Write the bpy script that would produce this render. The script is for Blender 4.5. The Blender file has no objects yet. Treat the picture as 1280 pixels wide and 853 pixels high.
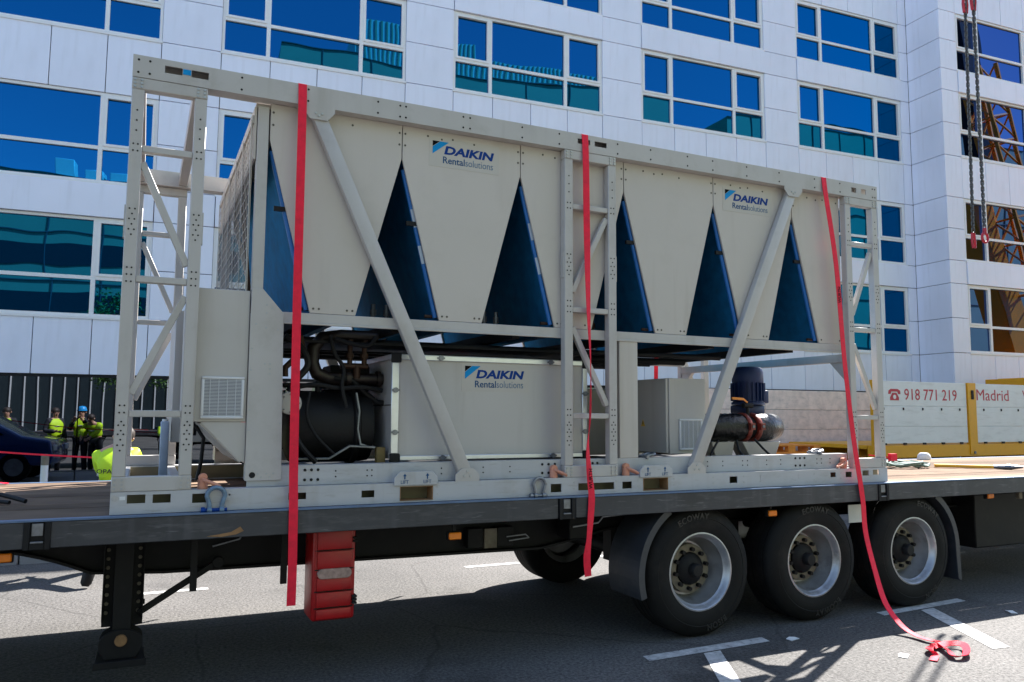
import bpy, bmesh, math, random
from mathutils import Vector, Matrix, Euler
R = math.radians
random.seed(7)
sc = bpy.context.scene
col = sc.collection

# ------------------------------------------------------------------ camera
YAW, PITCH, ROLL = 0.4376, 0.0930, 0.0060
fwd = Vector((math.sin(YAW)*math.cos(PITCH), math.cos(YAW)*math.cos(PITCH), math.sin(PITCH)))
rgt = Vector((math.cos(YAW), -math.sin(YAW), 0))
upv = rgt.cross(fwd)
r2 = math.cos(ROLL)*rgt + math.sin(ROLL)*upv
u2 = -math.sin(ROLL)*rgt + math.cos(ROLL)*upv
cam = bpy.data.cameras.new('camera')
cam.sensor_width = 36.0
cam.lens = 983.4/1280*36
cam.clip_end = 2000
camo = bpy.data.objects.new('camera', cam)
col.objects.link(camo)
m3 = Matrix((r2, u2, -fwd)).transposed()
camo.matrix_world = Matrix.Translation((0.137, -4.90, 1.663)) @ m3.to_4x4()
sc.camera = camo

# ------------------------------------------------------------------ sky and sun
SUN = Vector((0.80, 0.43, 1.0)).normalized()
world = bpy.data.worlds.new('World')
sc.world = world
world.use_nodes = True
wn = world.node_tree
sky = wn.nodes.new('ShaderNodeTexSky')
sky.sky_type = 'NISHITA'
sky.sun_disc = False
sky.sun_elevation = math.asin(SUN.z)
sky.sun_rotation = math.atan2(SUN.x, SUN.y)
sky.dust_density = 0.6
sky.ozone_density = 2.0
wn.links.new(sky.outputs[0], wn.nodes['Background'].inputs[0])
wn.nodes['Background'].inputs[1].default_value = 0.092
sun = bpy.data.lights.new('sun', 'SUN')
sun.energy = 5.0
sun.angle = R(0.53)
sun.color = (1.0, 0.965, 0.915)
suno = bpy.data.objects.new('sun', sun)
col.objects.link(suno)
suno.location = (20, 12, 30)
suno.rotation_euler = SUN.to_track_quat('Z', 'Y').to_euler()

sc.view_settings.view_transform = 'Standard'
sc.view_settings.look = 'None'
sc.view_settings.exposure = 1.98
sc.view_settings.gamma = 1.0
sc.cycles.use_denoising = True
sc.cycles.max_bounces = 8
sc.cycles.diffuse_bounces = 4
sc.cycles.glossy_bounces = 5
sc.cycles.caustics_reflective = False
sc.cycles.caustics_refractive = False

# ------------------------------------------------------------------ materials
MATS = {}
def mat(name, color, rough=0.5, metal=0.0, var=0.08, scale=6.0, bump=0.0, bscale=120.0,
        grime=0.0, gcol=(0.12, 0.1, 0.08), gscale=2.5, gstretch=(1, 1, 1), randv=0.0, spec=0.5, coat=0.0,
        streak=0.0, scol=(0.2, 0.17, 0.14), dust=0.0):
    m = bpy.data.materials.new(name)
    m.use_nodes = True
    nt = m.node_tree
    N, L = nt.nodes, nt.links
    b = N['Principled BSDF']
    b.inputs['Roughness'].default_value = rough
    b.inputs['Metallic'].default_value = metal
    b.inputs['Specular IOR Level'].default_value = spec
    if coat:
        b.inputs['Coat Weight'].default_value = coat
        b.inputs['Coat Roughness'].default_value = 0.08
    tc = N.new('ShaderNodeTexCoord')
    n1 = N.new('ShaderNodeTexNoise')
    n1.inputs['Scale'].default_value = scale
    n1.inputs['Detail'].default_value = 6
    L.new(tc.outputs['Object'], n1.inputs['Vector'])
    mr = N.new('ShaderNodeMapRange')
    mr.inputs[1].default_value = 0.25
    mr.inputs[2].default_value = 0.75
    mr.inputs[3].default_value = 1 - var
    mr.inputs[4].default_value = 1 + var
    L.new(n1.outputs['Fac'], mr.inputs[0])
    mul = N.new('ShaderNodeMix')
    mul.data_type = 'RGBA'
    mul.blend_type = 'MULTIPLY'
    mul.inputs[0].default_value = 1
    mul.inputs[6].default_value = (*color, 1)
    L.new(mr.outputs[0], mul.inputs[7])
    out = mul.outputs[2]
    if randv:
        oi = N.new('ShaderNodeObjectInfo')
        m2 = N.new('ShaderNodeMapRange')
        m2.inputs[3].default_value = 1 - randv
        m2.inputs[4].default_value = 1 + randv
        L.new(oi.outputs['Random'], m2.inputs[0])
        mu = N.new('ShaderNodeMix')
        mu.data_type = 'RGBA'
        mu.blend_type = 'MULTIPLY'
        mu.inputs[0].default_value = 1
        L.new(out, mu.inputs[6])
        L.new(m2.outputs[0], mu.inputs[7])
        out = mu.outputs[2]
    if grime:
        mp = N.new('ShaderNodeMapping')
        mp.inputs['Scale'].default_value = gstretch
        L.new(tc.outputs['Object'], mp.inputs[0])
        n2 = N.new('ShaderNodeTexNoise')
        n2.inputs['Scale'].default_value = gscale
        n2.inputs['Detail'].default_value = 9
        n2.inputs['Roughness'].default_value = 0.65
        L.new(mp.outputs[0], n2.inputs['Vector'])
        rp = N.new('ShaderNodeMapRange')
        rp.inputs[1].default_value = 0.52
        rp.inputs[2].default_value = 0.72
        rp.inputs[3].default_value = 0
        rp.inputs[4].default_value = grime
        L.new(n2.outputs['Fac'], rp.inputs[0])
        mx = N.new('ShaderNodeMix')
        mx.data_type = 'RGBA'
        L.new(rp.outputs[0], mx.inputs[0])
        L.new(out, mx.inputs[6])
        mx.inputs[7].default_value = (*gcol, 1)
        out = mx.outputs[2]
    if streak:
        mp2 = N.new('ShaderNodeMapping')
        mp2.inputs['Scale'].default_value = (3.5, 3.5, 0.3)
        L.new(tc.outputs['Object'], mp2.inputs[0])
        n5 = N.new('ShaderNodeTexNoise')
        n5.inputs['Scale'].default_value = 2.2
        n5.inputs['Detail'].default_value = 7
        L.new(mp2.outputs[0], n5.inputs['Vector'])
        n6 = N.new('ShaderNodeTexNoise')
        n6.inputs['Scale'].default_value = 0.9
        L.new(tc.outputs['Object'], n6.inputs['Vector'])
        r5 = N.new('ShaderNodeMapRange')
        r5.inputs[1].default_value = 0.54
        r5.inputs[2].default_value = 0.74
        r5.inputs[4].default_value = streak
        L.new(n5.outputs['Fac'], r5.inputs[0])
        r6 = N.new('ShaderNodeMapRange')
        r6.inputs[1].default_value = 0.40
        r6.inputs[2].default_value = 0.62
        L.new(n6.outputs['Fac'], r6.inputs[0])
        mm = N.new('ShaderNodeMath')
        mm.operation = 'MULTIPLY'
        L.new(r5.outputs[0], mm.inputs[0])
        L.new(r6.outputs[0], mm.inputs[1])
        mx2 = N.new('ShaderNodeMix')
        mx2.data_type = 'RGBA'
        L.new(mm.outputs[0], mx2.inputs[0])
        L.new(out, mx2.inputs[6])
        mx2.inputs[7].default_value = (*scol, 1)
        out = mx2.outputs[2]
    if dust:
        # scuffs: thin pale scratches from a stretched, warped noise
        mp3 = N.new('ShaderNodeMapping')
        mp3.inputs['Scale'].default_value = (1.2, 1.2, 14)
        mp3.inputs['Rotation'].default_value = (0, 0.5, 0)
        L.new(tc.outputs['Object'], mp3.inputs[0])
        n7 = N.new('ShaderNodeTexNoise')
        n7.inputs['Scale'].default_value = 5
        n7.inputs['Detail'].default_value = 8
        n7.inputs['Distortion'].default_value = 0.6
        L.new(mp3.outputs[0], n7.inputs['Vector'])
        r7 = N.new('ShaderNodeMapRange')
        r7.inputs[1].default_value = 0.62
        r7.inputs[2].default_value = 0.70
        r7.inputs[4].default_value = dust
        L.new(n7.outputs['Fac'], r7.inputs[0])
        mx3 = N.new('ShaderNodeMix')
        mx3.data_type = 'RGBA'
        L.new(r7.outputs[0], mx3.inputs[0])
        L.new(out, mx3.inputs[6])
        mx3.inputs[7].default_value = (*scol, 1)
        out = mx3.outputs[2]
    L.new(out, b.inputs['Base Color'])
    rr = N.new('ShaderNodeMapRange')
    rr.inputs[3].default_value = max(0.02, rough - 0.08)
    rr.inputs[4].default_value = min(1, rough + 0.08)
    L.new(n1.outputs['Fac'], rr.inputs[0])
    L.new(rr.outputs[0], b.inputs['Roughness'])
    if bump:
        n3 = N.new('ShaderNodeTexNoise')
        n3.inputs['Scale'].default_value = bscale
        n3.inputs['Detail'].default_value = 4
        L.new(tc.outputs['Object'], n3.inputs['Vector'])
        bp = N.new('ShaderNodeBump')
        bp.inputs['Strength'].default_value = bump
        bp.inputs['Distance'].default_value = 0.01
        L.new(n3.outputs['Fac'], bp.inputs['Height'])
        L.new(bp.outputs[0], b.inputs['Normal'])
    MATS[name] = m
    return m

FRAME = mat('frame_paint', (0.475, 0.448, 0.420), 0.42, var=0.05, scale=3, grime=0.28, gcol=(0.27, 0.235, 0.19), gscale=5, streak=0.35, scol=(0.22, 0.18, 0.13), dust=0.0)
RAIL = mat('frame_paint_sky_tint', (0.45, 0.45, 0.455), 0.38, var=0.06, scale=3, grime=0.35, gcol=(0.27, 0.24, 0.2), gscale=7, gstretch=(0.5, 1, 1.5), streak=0.4, scol=(0.22, 0.17, 0.12), dust=0.25)  # frame paint again, bluish sky sheen put into the colour; grime is real
PANEL = mat('panel_paint', (0.53, 0.480, 0.430), 0.45, var=0.035, scale=1.2, bump=0.03, bscale=260, grime=0.14, gcol=(0.34, 0.3, 0.24), gscale=3, randv=0.02, streak=0.32, scol=(0.28, 0.235, 0.18))
CABINET = mat('cabinet_paint', (0.495, 0.465, 0.432), 0.42, var=0.03, scale=2, bump=0.03, bscale=300, grime=0.14, gcol=(0.33, 0.3, 0.25), streak=0.3, scol=(0.26, 0.22, 0.18))
GALV = mat('aluminium_trim', (0.72, 0.73, 0.75), 0.32, 0.75, var=0.06, scale=20)
BOLT = mat('bolt_steel', (0.42, 0.43, 0.45), 0.4, 0.8, var=0.1, scale=60)
HOLE = mat('hole_dark', (0.012, 0.011, 0.01), 0.9, var=0.1)
DARK = mat('dark_steel', (0.008, 0.008, 0.009), 0.6, 0.0, var=0.3, scale=5, grime=0.3, gcol=(0.035, 0.031, 0.027), gscale=6, spec=0.25)
BLACK = mat('black_insulation', (0.006, 0.006, 0.007), 0.6, var=0.3, scale=9, bump=0.2, bscale=40, spec=0.3)
SKIRT = mat('deck_rail_steel', (0.040, 0.041, 0.047), 0.5, 0.1, var=0.25, scale=4, grime=0.6, gcol=(0.10, 0.098, 0.10), gscale=3.0, gstretch=(1.5, 1, 6), streak=0.5, scol=(0.15, 0.15, 0.16), dust=0.55)
LIP = mat('deck_lip_sky_glint', (0.10, 0.16, 0.27), 0.4, 0.2, var=0.25, scale=8, grime=0.4, gcol=(0.12, 0.11, 0.1), gscale=8)  # blue sky reflection on the lip put into its colour
COIL = mat('coil_blue', (0.006, 0.115, 0.25), 0.7, 0.0, var=0.25, scale=12, grime=0.3, gcol=(0.012, 0.08, 0.15), gscale=8, spec=0.15)
TUBEB = mat('coil_tube_blue', (0.010, 0.13, 0.40), 0.35, var=0.1, scale=8)
COPPER = mat('copper_pipe', (0.05, 0.024, 0.014), 0.5, 0.5, var=0.4, scale=15)
RED = mat('strap_red', (0.84, 0.014, 0.045), 0.6, var=0.12, scale=25, bump=0.3, bscale=300, grime=0.35, gcol=(0.45, 0.012, 0.03), gscale=9, gstretch=(1, 1, 1.5), spec=0.3)
REDPLASTIC = mat('red_plastic', (0.40, 0.006, 0.008), 0.35, var=0.12, scale=8, grime=0.35, gcol=(0.2, 0.03, 0.03), gscale=5)
RUBBER = mat('tyre_rubber', (0.008, 0.0078, 0.0075), 0.75, var=0.25, scale=6, grime=0.65, gcol=(0.028, 0.024, 0.020), gscale=4, bump=0.15, bscale=160, spec=0.22)
RIM = mat('rim_steel', (0.40, 0.40, 0.41), 0.4, 0.65, var=0.18, scale=9, grime=0.7, gcol=(0.12, 0.1, 0.08), gscale=5)
HUBP = mat('hub_plate', (0.20, 0.175, 0.135), 0.65, 0.2, var=0.25, scale=14, grime=0.6, gcol=(0.06, 0.045, 0.03), gscale=8)
WOOD = mat('deck_wood', (0.165, 0.115, 0.082), 0.9, var=0.3, scale=3, grime=0.6, gcol=(0.055, 0.042, 0.034), gscale=3, gstretch=(0.5, 7, 1), randv=0.35, bump=0.35, bscale=60, spec=0.1)
ORANGE = mat('amber_lens', (0.85, 0.22, 0.01), 0.25, var=0.1, scale=30)
SALMON = mat('salmon_ring_paint', (0.60, 0.26, 0.17), 0.55, var=0.15, scale=20, grime=0.3, gcol=(0.25, 0.12, 0.08), gscale=12)
BLUEG = mat('shackle_blue', (0.13, 0.20, 0.28), 0.45, 0.35, var=0.3, scale=30)
GREYM = mat('shackle_steel', (0.2, 0.21, 0.23), 0.4, 0.7, var=0.3, scale=30)
NAVY = mat('motor_navy', (0.006, 0.022, 0.095), 0.5, var=0.12, scale=9)
TAPEB = mat('wrapped_black_tape', (0.010, 0.010, 0.011), 0.3, var=0.5, scale=22, bump=0.9, bscale=26, spec=0.35)
COUPL = mat('red_oxide_coupling', (0.22, 0.035, 0.022), 0.5, var=0.2, scale=14)
VENTW = mat('vent_white', (0.66, 0.66, 0.66), 0.4, var=0.04)
VENTD = mat('vent_slat', (0.60, 0.61, 0.63), 0.45, var=0.04)
WARN = mat('warning_yellow', (0.75, 0.42, 0.01), 0.4, var=0.05)
DECALB = mat('decal_backing', (0.50, 0.462, 0.42), 0.32, var=0.02)
DBLUE = mat('decal_blue', (0.0, 0.038, 0.22), 0.5, var=0.02, spec=0.2)
DTXT = mat('decal_text_slate', (0.012, 0.075, 0.19), 0.5, var=0.02, spec=0.2)
DTXT2 = mat('decal_text_light', (0.09, 0.17, 0.27), 0.5, var=0.02, spec=0.2)
DCYAN = mat('decal_cyan', (0.0, 0.26, 0.60), 0.5, var=0.02, spec=0.2)
DBLACK = mat('decal_black', (0.004, 0.004, 0.005), 0.7, var=0.02, spec=0.1)
CLAD = mat('cladding_white', (0.79, 0.81, 0.91), 0.35, var=0.035, scale=0.8, grime=0.14, gcol=(0.50, 0.50, 0.54), gscale=1.6, gstretch=(1.5, 1.5, 0.35), randv=0.03, streak=0.2, scol=(0.45, 0.44, 0.47))  # white panels with the blue cast of skylight mixed into the colour
WFRAME = mat('window_frame_white', (0.78, 0.775, 0.77), 0.35, var=0.02)
CORE = mat('joint_dark', (0.10, 0.10, 0.11), 0.8, var=0.1)
CRANEY = mat('crane_orange_yellow', (1.0, 0.29, 0.0), 0.4, var=0.08, scale=2)
YELLOW = mat('vehicle_yellow', (0.80, 0.36, 0.006), 0.38, var=0.08, scale=5, grime=0.25, gcol=(0.25, 0.14, 0.03), gscale=5)
DROPW = mat('dropside_white', (0.80, 0.775, 0.74), 0.45, var=0.06, scale=3, grime=0.35, gcol=(0.42, 0.38, 0.33), gscale=3, gstretch=(0.7, 1, 4))
REDPAINT = mat('sign_red', (0.50, 0.015, 0.04), 0.45, var=0.04)
CONC = mat('board_marked_concrete', (0.86, 0.70, 0.61), 0.85, var=0.16, scale=6, grime=0.5, gcol=(0.42, 0.34, 0.30), gscale=5, gstretch=(1, 1, 2.5), bump=0.5, bscale=40, randv=0.05)
PALLET = mat('orange_wood', (0.72, 0.25, 0.03), 0.7, var=0.2, scale=9)
HIVIS = mat('hi_vis_yellow', (0.50, 0.75, 0.01), 0.6, var=0.08, scale=12)
CLOTH = mat('dark_workwear', (0.02, 0.022, 0.03), 0.8, var=0.2, scale=20)
SKIN = mat('skin', (0.50, 0.27, 0.19), 0.5, var=0.06, scale=20)
HAIR = mat('dark_hair', (0.03, 0.02, 0.015), 0.6, var=0.2)
HELMET = mat('helmet_blue', (0.02, 0.32, 0.75), 0.3, var=0.03)
REFLT = mat('reflective_band', (0.6, 0.6, 0.58), 0.35, 0.3, var=0.05)
CARP = mat('navy_car_paint', (0.012, 0.06, 0.26), 0.25, 0.2, var=0.03, coat=1.0)
GLASSD = mat('dark_car_glass', (0.01, 0.012, 0.015), 0.05, var=0.02)
CHAINM = mat('chain_steel', (0.10, 0.10, 0.105), 0.4, 0.6, var=0.3, scale=30)
PAINTW = mat('road_paint', (0.50, 0.49, 0.475), 0.7, var=0.3, scale=14, grime=0.95, gcol=(0.10, 0.095, 0.09), gscale=22, bump=0.4, bscale=90)
BARK = mat('bark', (0.12, 0.08, 0.05), 0.9, var=0.3)
LEAF = mat('leaf_green', (0.06, 0.14, 0.02), 0.6, var=0.4, scale=0.8, randv=0.1)
GLOVE = mat('glove_yellow', (0.80, 0.45, 0.05), 0.7, var=0.1)
ROPE = mat('rope_green_grey', (0.13, 0.2, 0.17), 0.7, var=0.3, scale=30)
PAPER = mat('paper_scrap', (0.72, 0.72, 0.7), 0.7, var=0.05)
RUST = mat('rusty_pocket_edge', (0.26, 0.14, 0.06), 0.75, var=0.3, scale=20)
CYANP = mat('cyan_ribbed_metal', (0.50, 0.62, 0.60), 0.5, var=0.06)
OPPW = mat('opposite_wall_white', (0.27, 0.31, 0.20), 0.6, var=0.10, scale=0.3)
OPPD = mat('opposite_glass_dark', (0.015, 0.025, 0.03), 0.35, 0.0, var=0.1)
POST = mat('pale_blue_steel', (0.36, 0.43, 0.55), 0.4, 0.2, var=0.1, scale=10)

def glass_mat(name, tint, wav=0.05, ws=0.7, rough=0.0):
    m = bpy.data.materials.new(name)
    m.use_nodes = True
    N, L = m.node_tree.nodes, m.node_tree.links
    b = N['Principled BSDF']
    b.inputs['Base Color'].default_value = (*tint, 1)
    b.inputs['Metallic'].default_value = 1.0
    b.inputs['Roughness'].default_value = rough
    b.inputs['Specular Tint'].default_value = (tint[0]*1.6, tint[1]*1.6, tint[2]*1.3, 1)
    tc = N.new('ShaderNodeTexCoord')
    oi = N.new('ShaderNodeObjectInfo')
    ad = N.new('ShaderNodeVectorMath')
    sm = N.new('ShaderNodeVectorMath')
    sm.operation = 'SCALE'
    sm.inputs[0].default_value = (17.0, 5.0, 9.0)
    L.new(oi.outputs['Random'], sm.inputs['Scale'])
    L.new(tc.outputs['Object'], ad.inputs[0])
    L.new(sm.outputs[0], ad.inputs[1])
    n = N.new('ShaderNodeTexNoise')
    n.inputs['Scale'].default_value = ws
    n.inputs['Detail'].default_value = 1
    L.new(ad.outputs[0], n.inputs['Vector'])
    bp = N.new('ShaderNodeBump')
    bp.inputs['Strength'].default_value = wav
    bp.inputs['Distance'].default_value = 0.1
    L.new(n.outputs['Fac'], bp.inputs['Height'])
    L.new(bp.outputs[0], b.inputs['Normal'])
    MATS[name] = m
    return m
GLASS = glass_mat('blue_mirror_glass', (0.005, 0.095, 0.235), 0.045)
DGLASS = glass_mat('dark_shopfront_glass', (0.15, 0.165, 0.19), 0.012)
WGLASS = glass_mat('wing_mirror_glass', (0.060, 0.105, 0.25), 0.03)

def asphalt():
    m = bpy.data.materials.new('asphalt')
    m.use_nodes = True
    N, L = m.node_tree.nodes, m.node_tree.links
    b = N['Principled BSDF']
    b.inputs['Roughness'].default_value = 0.88
    b.inputs['Specular IOR Level'].default_value = 0.35
    tc = N.new('ShaderNodeTexCoord')
    def noise(s, d=6, r=0.6):
        n = N.new('ShaderNodeTexNoise')
        n.inputs['Scale'].default_value = s
        n.inputs['Detail'].default_value = d
        n.inputs['Roughness'].default_value = r
        L.new(tc.outputs['Object'], n.inputs['Vector'])
        return n
    n1 = noise(0.5)
    n2 = noise(42, 4, 0.75)
    n4 = noise(120, 2, 0.6)
    v = N.new('ShaderNodeTexVoronoi')
    v.inputs['Scale'].default_value = 85
    L.new(tc.outputs['Object'], v.inputs['Vector'])
    r1 = N.new('ShaderNodeValToRGB')
    r1.color_ramp.elements[0].position = 0.3
    r1.color_ramp.elements[0].color = (0.060, 0.057, 0.054, 1)
    r1.color_ramp.elements[1].position = 0.7
    r1.color_ramp.elements[1].color = (0.105, 0.099, 0.094, 1)
    L.new(n1.outputs['Fac'], r1.inputs[0])
    r2_ = N.new('ShaderNodeMapRange')
    r2_.inputs[1].default_value = 0.3
    r2_.inputs[2].default_value = 0.7
    r2_.inputs[3].default_value = 0.15
    r2_.inputs[4].default_value = 1.95
    L.new(n2.outputs['Fac'], r2_.inputs[0])
    mx = N.new('ShaderNodeMix')
    mx.data_type = 'RGBA'
    mx.blend_type = 'MULTIPLY'
    mx.inputs[0].default_value = 1
    L.new(r1.outputs[0], mx.inputs[6])
    L.new(r2_.outputs[0], mx.inputs[7])
    ns = noise(0.8, 5, 0.6)
    st_ = N.new('ShaderNodeMapRange')
    st_.inputs[1].default_value = 0.56
    st_.inputs[2].default_value = 0.68
    st_.inputs[3].default_value = 1.0
    st_.inputs[4].default_value = 0.55
    L.new(ns.outputs['Fac'], st_.inputs[0])
    ms = N.new('ShaderNodeMix')
    ms.data_type = 'RGBA'
    ms.blend_type = 'MULTIPLY'
    ms.inputs[0].default_value = 1
    L.new(mx.outputs[2], ms.inputs[6])
    L.new(st_.outputs[0], ms.inputs[7])
    mx = ms
    # stone chips
    sp = N.new('ShaderNodeMapRange')
    sp.inputs[1].default_value = 0.60
    sp.inputs[2].default_value = 0.72
    sp.inputs[4].default_value = 0.5
    L.new(n4.outputs['Fac'], sp.inputs[0])
    m2 = N.new('ShaderNodeMix')
    m2.data_type = 'RGBA'
    L.new(sp.outputs[0], m2.inputs[0])
    L.new(mx.outputs[2], m2.inputs[6])
    m2.inputs[7].default_value = (0.30, 0.285, 0.27, 1)
    # cracks
    vc = N.new('ShaderNodeTexVoronoi')
    vc.feature = 'DISTANCE_TO_EDGE'
    vc.inputs['Scale'].default_value = 0.42
    wp = N.new('ShaderNodeMix')
    wp.data_type = 'VECTOR'
    wp.inputs[0].default_value = 0.12
    L.new(tc.outputs['Object'], wp.inputs[4])
    nw = noise(2.2, 5)
    L.new(nw.outputs['Color'], wp.inputs[5])
    L.new(wp.outputs[1], vc.inputs['Vector'])
    cr = N.new('ShaderNodeMapRange')
    cr.inputs[1].default_value = 0.0
    cr.inputs[2].default_value = 0.006
    cr.inputs[3].default_value = 0.55
    cr.inputs[4].default_value = 0.0
    L.new(vc.outputs['Distance'], cr.inputs[0])
    m3_ = N.new('ShaderNodeMix')
    m3_.data_type = 'RGBA'
    L.new(cr.outputs[0], m3_.inputs[0])
    L.new(m2.outputs[2], m3_.inputs[6])
    m3_.inputs[7].default_value = (0.03, 0.028, 0.026, 1)
    L.new(m3_.outputs[2], b.inputs['Base Color'])
    bp = N.new('ShaderNodeBump')
    bp.inputs['Strength'].default_value = 0.55
    bp.inputs['Distance'].default_value = 0.008
    L.new(n2.outputs['Fac'], bp.inputs['Height'])
    L.new(bp.outputs[0], b.inputs['Normal'])
    return m
ASPHALT = asphalt()
PAVE = mat('pavement_slabs', (0.30, 0.285, 0.27), 0.85, var=0.12, scale=2, grime=0.3, gcol=(0.16, 0.15, 0.14), gscale=4, bump=0.3, bscale=60)
KERB = mat('kerb_stone', (0.33, 0.32, 0.31), 0.8, var=0.15, scale=5, grime=0.5, gcol=(0.14, 0.13, 0.12), gscale=5, bump=0.4, bscale=50)

# ------------------------------------------------------------------ mesh helpers
class MB:
    def __init__(s, off=(0, 0, 0)):
        s.v = []
        s.f = []
        s.o = Vector(off)
        s.smooth = False
    def add(s, vs, fs):
        n = len(s.v)
        s.v += [Vector(p) + s.o for p in vs]
        s.f += [tuple(i + n for i in f) for f in fs]
        return s
    def box(s, x0, x1, y0, y1, z0, z1):
        return s.add([(x0, y0, z0), (x1, y0, z0), (x1, y1, z0), (x0, y1, z0), (x0, y0, z1), (x1, y0, z1), (x1, y1, z1), (x0, y1, z1)],
                     [(0, 3, 2, 1), (4, 5, 6, 7), (0, 1, 5, 4), (1, 2, 6, 5), (2, 3, 7, 6), (3, 0, 4, 7)])
    def prism(s, pts, a0, a1, plane='xz'):
        # polygon extruded along the missing axis
        n = len(pts)
        def P(p, a):
            if plane == 'xz': return (p[0], a, p[1])
            if plane == 'xy': return (p[0], p[1], a)
            return (a, p[0], p[1])
        vs = [P(p, a0) for p in pts] + [P(p, a1) for p in pts]
        area = sum(pts[i][0]*pts[(i+1) % n][1] - pts[(i+1) % n][0]*pts[i][1] for i in range(n))
        flip = (area > 0) == (a1 > a0)
        if plane == 'xz': flip = not flip
        fs = []
        q = list(range(n))
        fs.append(tuple(q[::-1]) if flip else tuple(q))
        fs.append(tuple(n + i for i in q) if flip else tuple(n + i for i in q[::-1]))
        for i in range(n):
            j = (i + 1) % n
            fs.append((i, j, n + j, n + i) if flip else (j, i, n + i, n + j))
        return s.add(vs, fs)
    def bar(s, p0, p1, w, h, up=(0, 1, 0)):
        p0, p1 = Vector(p0), Vector(p1)
        d = (p1 - p0).normalized()
        a = Vector(up)
        a = (a - d*a.dot(d)).normalized()
        b = d.cross(a)
        vs = []
        for p in (p0, p1):
            for sa, sb in ((-1, -1), (1, -1), (1, 1), (-1, 1)):
                vs.append(p + a*sa*h/2 + b*sb*w/2)
        return s.add(vs, [(0, 3, 2, 1), (4, 5, 6, 7), (0, 1, 5, 4), (1, 2, 6, 5), (2, 3, 7, 6), (3, 0, 4, 7)])
    def tube(s, pts, r, n=10, closed=False, caps=True):
        pts = [Vector(p) for p in pts]
        rr = r if isinstance(r, (list, tuple)) else [r]*len(pts)
        m = len(pts)
        vs, fs = [], []
        prev = None
        for i, p in enumerate(pts):
            if closed:
                d = (pts[(i + 1) % m] - pts[i - 1]).normalized()
            else:
                d = (pts[min(i + 1, m - 1)] - pts[max(i - 1, 0)]).normalized()
            if prev is None:
                a = Vector((0, 0, 1)) if abs(d.z) < 0.9 else Vector((1, 0, 0))
            else:
                a = prev
            a = (a - d*a.dot(d)).normalized()
            prev = a
            b = d.cross(a)
            for k in range(n):
                t = 2*math.pi*k/n
                vs.append(p + (a*math.cos(t) + b*math.sin(t))*rr[i])
        for i in range(m if closed else m - 1):
            j = (i + 1) % m
            for k in range(n):
                l = (k + 1) % n
                fs.append((i*n + k, i*n + l, j*n + l, j*n + k))
        if not closed and caps:
            fs.append(tuple(range(n))[::-1])
            fs.append(tuple((m - 1)*n + k for k in range(n)))
        s.smooth = True
        return s.add(vs, fs)
    def cyl(s, p0, p1, r, n=16):
        return s.tube([p0, p1], r, n)
    def lathe(s, prof, org, axis=(0, 1, 0), n=40, closed=False):
        org = Vector(org)
        ax = Vector(axis).normalized()
        a = Vector((0, 0, 1)) if abs(ax.z) < 0.9 else Vector((1, 0, 0))
        a = (a - ax*a.dot(ax)).normalized()
        b = ax.cross(a)
        vs, fs = [], []
        m = len(prof)
        for (r, h) in prof:
            for k in range(n):
                t = 2*math.pi*k/n
                vs.append(org + ax*h + (a*math.cos(t) + b*math.sin(t))*r)
        for i in range(m if closed else m - 1):
            j = (i + 1) % m
            for k in range(n):
                l = (k + 1) % n
                fs.append((i*n + k, i*n + l, j*n + l, j*n + k))
        s.smooth = True
        return s.add(vs, fs)
    def disc(s, c, ax, r, n=10):
        c = Vector(c)
        ax = Vector(ax).normalized()
        a = Vector((0, 0, 1)) if abs(ax.z) < 0.9 else Vector((1, 0, 0))
        b = ax.cross(a)
        return s.add([c + (a*math.cos(2*math.pi*k/n) + b*math.sin(2*math.pi*k/n))*r for k in range(n)], [tuple(range(n))])
    def mesh(s, name, bevel=0.0, seg=1):
        me = bpy.data.meshes.new(name)
        me.from_pydata([tuple(p) for p in s.v], [], s.f)
        bm = bmesh.new()
        bm.from_mesh(me)
        bmesh.ops.recalc_face_normals(bm, faces=bm.faces)
        if bevel:
            bmesh.ops.bevel(bm, geom=[e for e in bm.edges if len(e.link_faces) == 2 and e.calc_face_angle(0) > 0.5], offset=bevel, segments=seg,
                            affect='EDGES', clamp_overlap=True, profile=0.5)
        bm.to_mesh(me)
        bm.free()
        if s.smooth or bevel:
            me.polygons.foreach_set('use_smooth', [True]*len(me.polygons))
            me.set_sharp_from_angle(angle=R(38))
        return me
    def build(s, name, material, parent=None, bevel=0.0, seg=1):
        return obj(name, s.mesh(name, bevel, seg), material, parent)

def obj(name, me, material, parent=None):
    if material and not me.materials:
        me.materials.append(material)
    o = bpy.data.objects.new(name, me)
    col.objects.link(o)
    if parent: o.parent = parent
    return o
def thing(name, label, cat, loc=(0, 0, 0), rz=0, group=None):
    o = bpy.data.objects.new(name, None)
    col.objects.link(o)
    o.location = loc
    o.rotation_euler = (0, 0, rz)
    tag(o, label, cat, group)
    return o
def tag(o, label, cat, group=None):
    o['label'] = label
    o['category'] = cat
    if group: o['group'] = group
    return o
def struct(o):
    o['kind'] = 'structure'
    return o
def stuff(o):
    o['kind'] = 'stuff'
    return o
def copy_tree(o, parent=None):
    c = o.copy()
    col.objects.link(c)
    c.parent = parent
    for ch in list(o.children): copy_tree(ch, c)
    return c
_cache = {}
def piece(name, dims, loc, material, parent, bevel=0.004):
    key = (name, tuple(round(d, 3) for d in dims), material.name)
    if key not in _cache:
        dx, dy, dz = dims
        _cache[key] = MB().box(0, dx, 0, dy, 0, dz).mesh(name, bevel)
        _cache[key].materials.append(material)
    o = bpy.data.objects.new(name, _cache[key])
    col.objects.link(o)
    o.location = loc
    o.parent = parent
    return o
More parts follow.
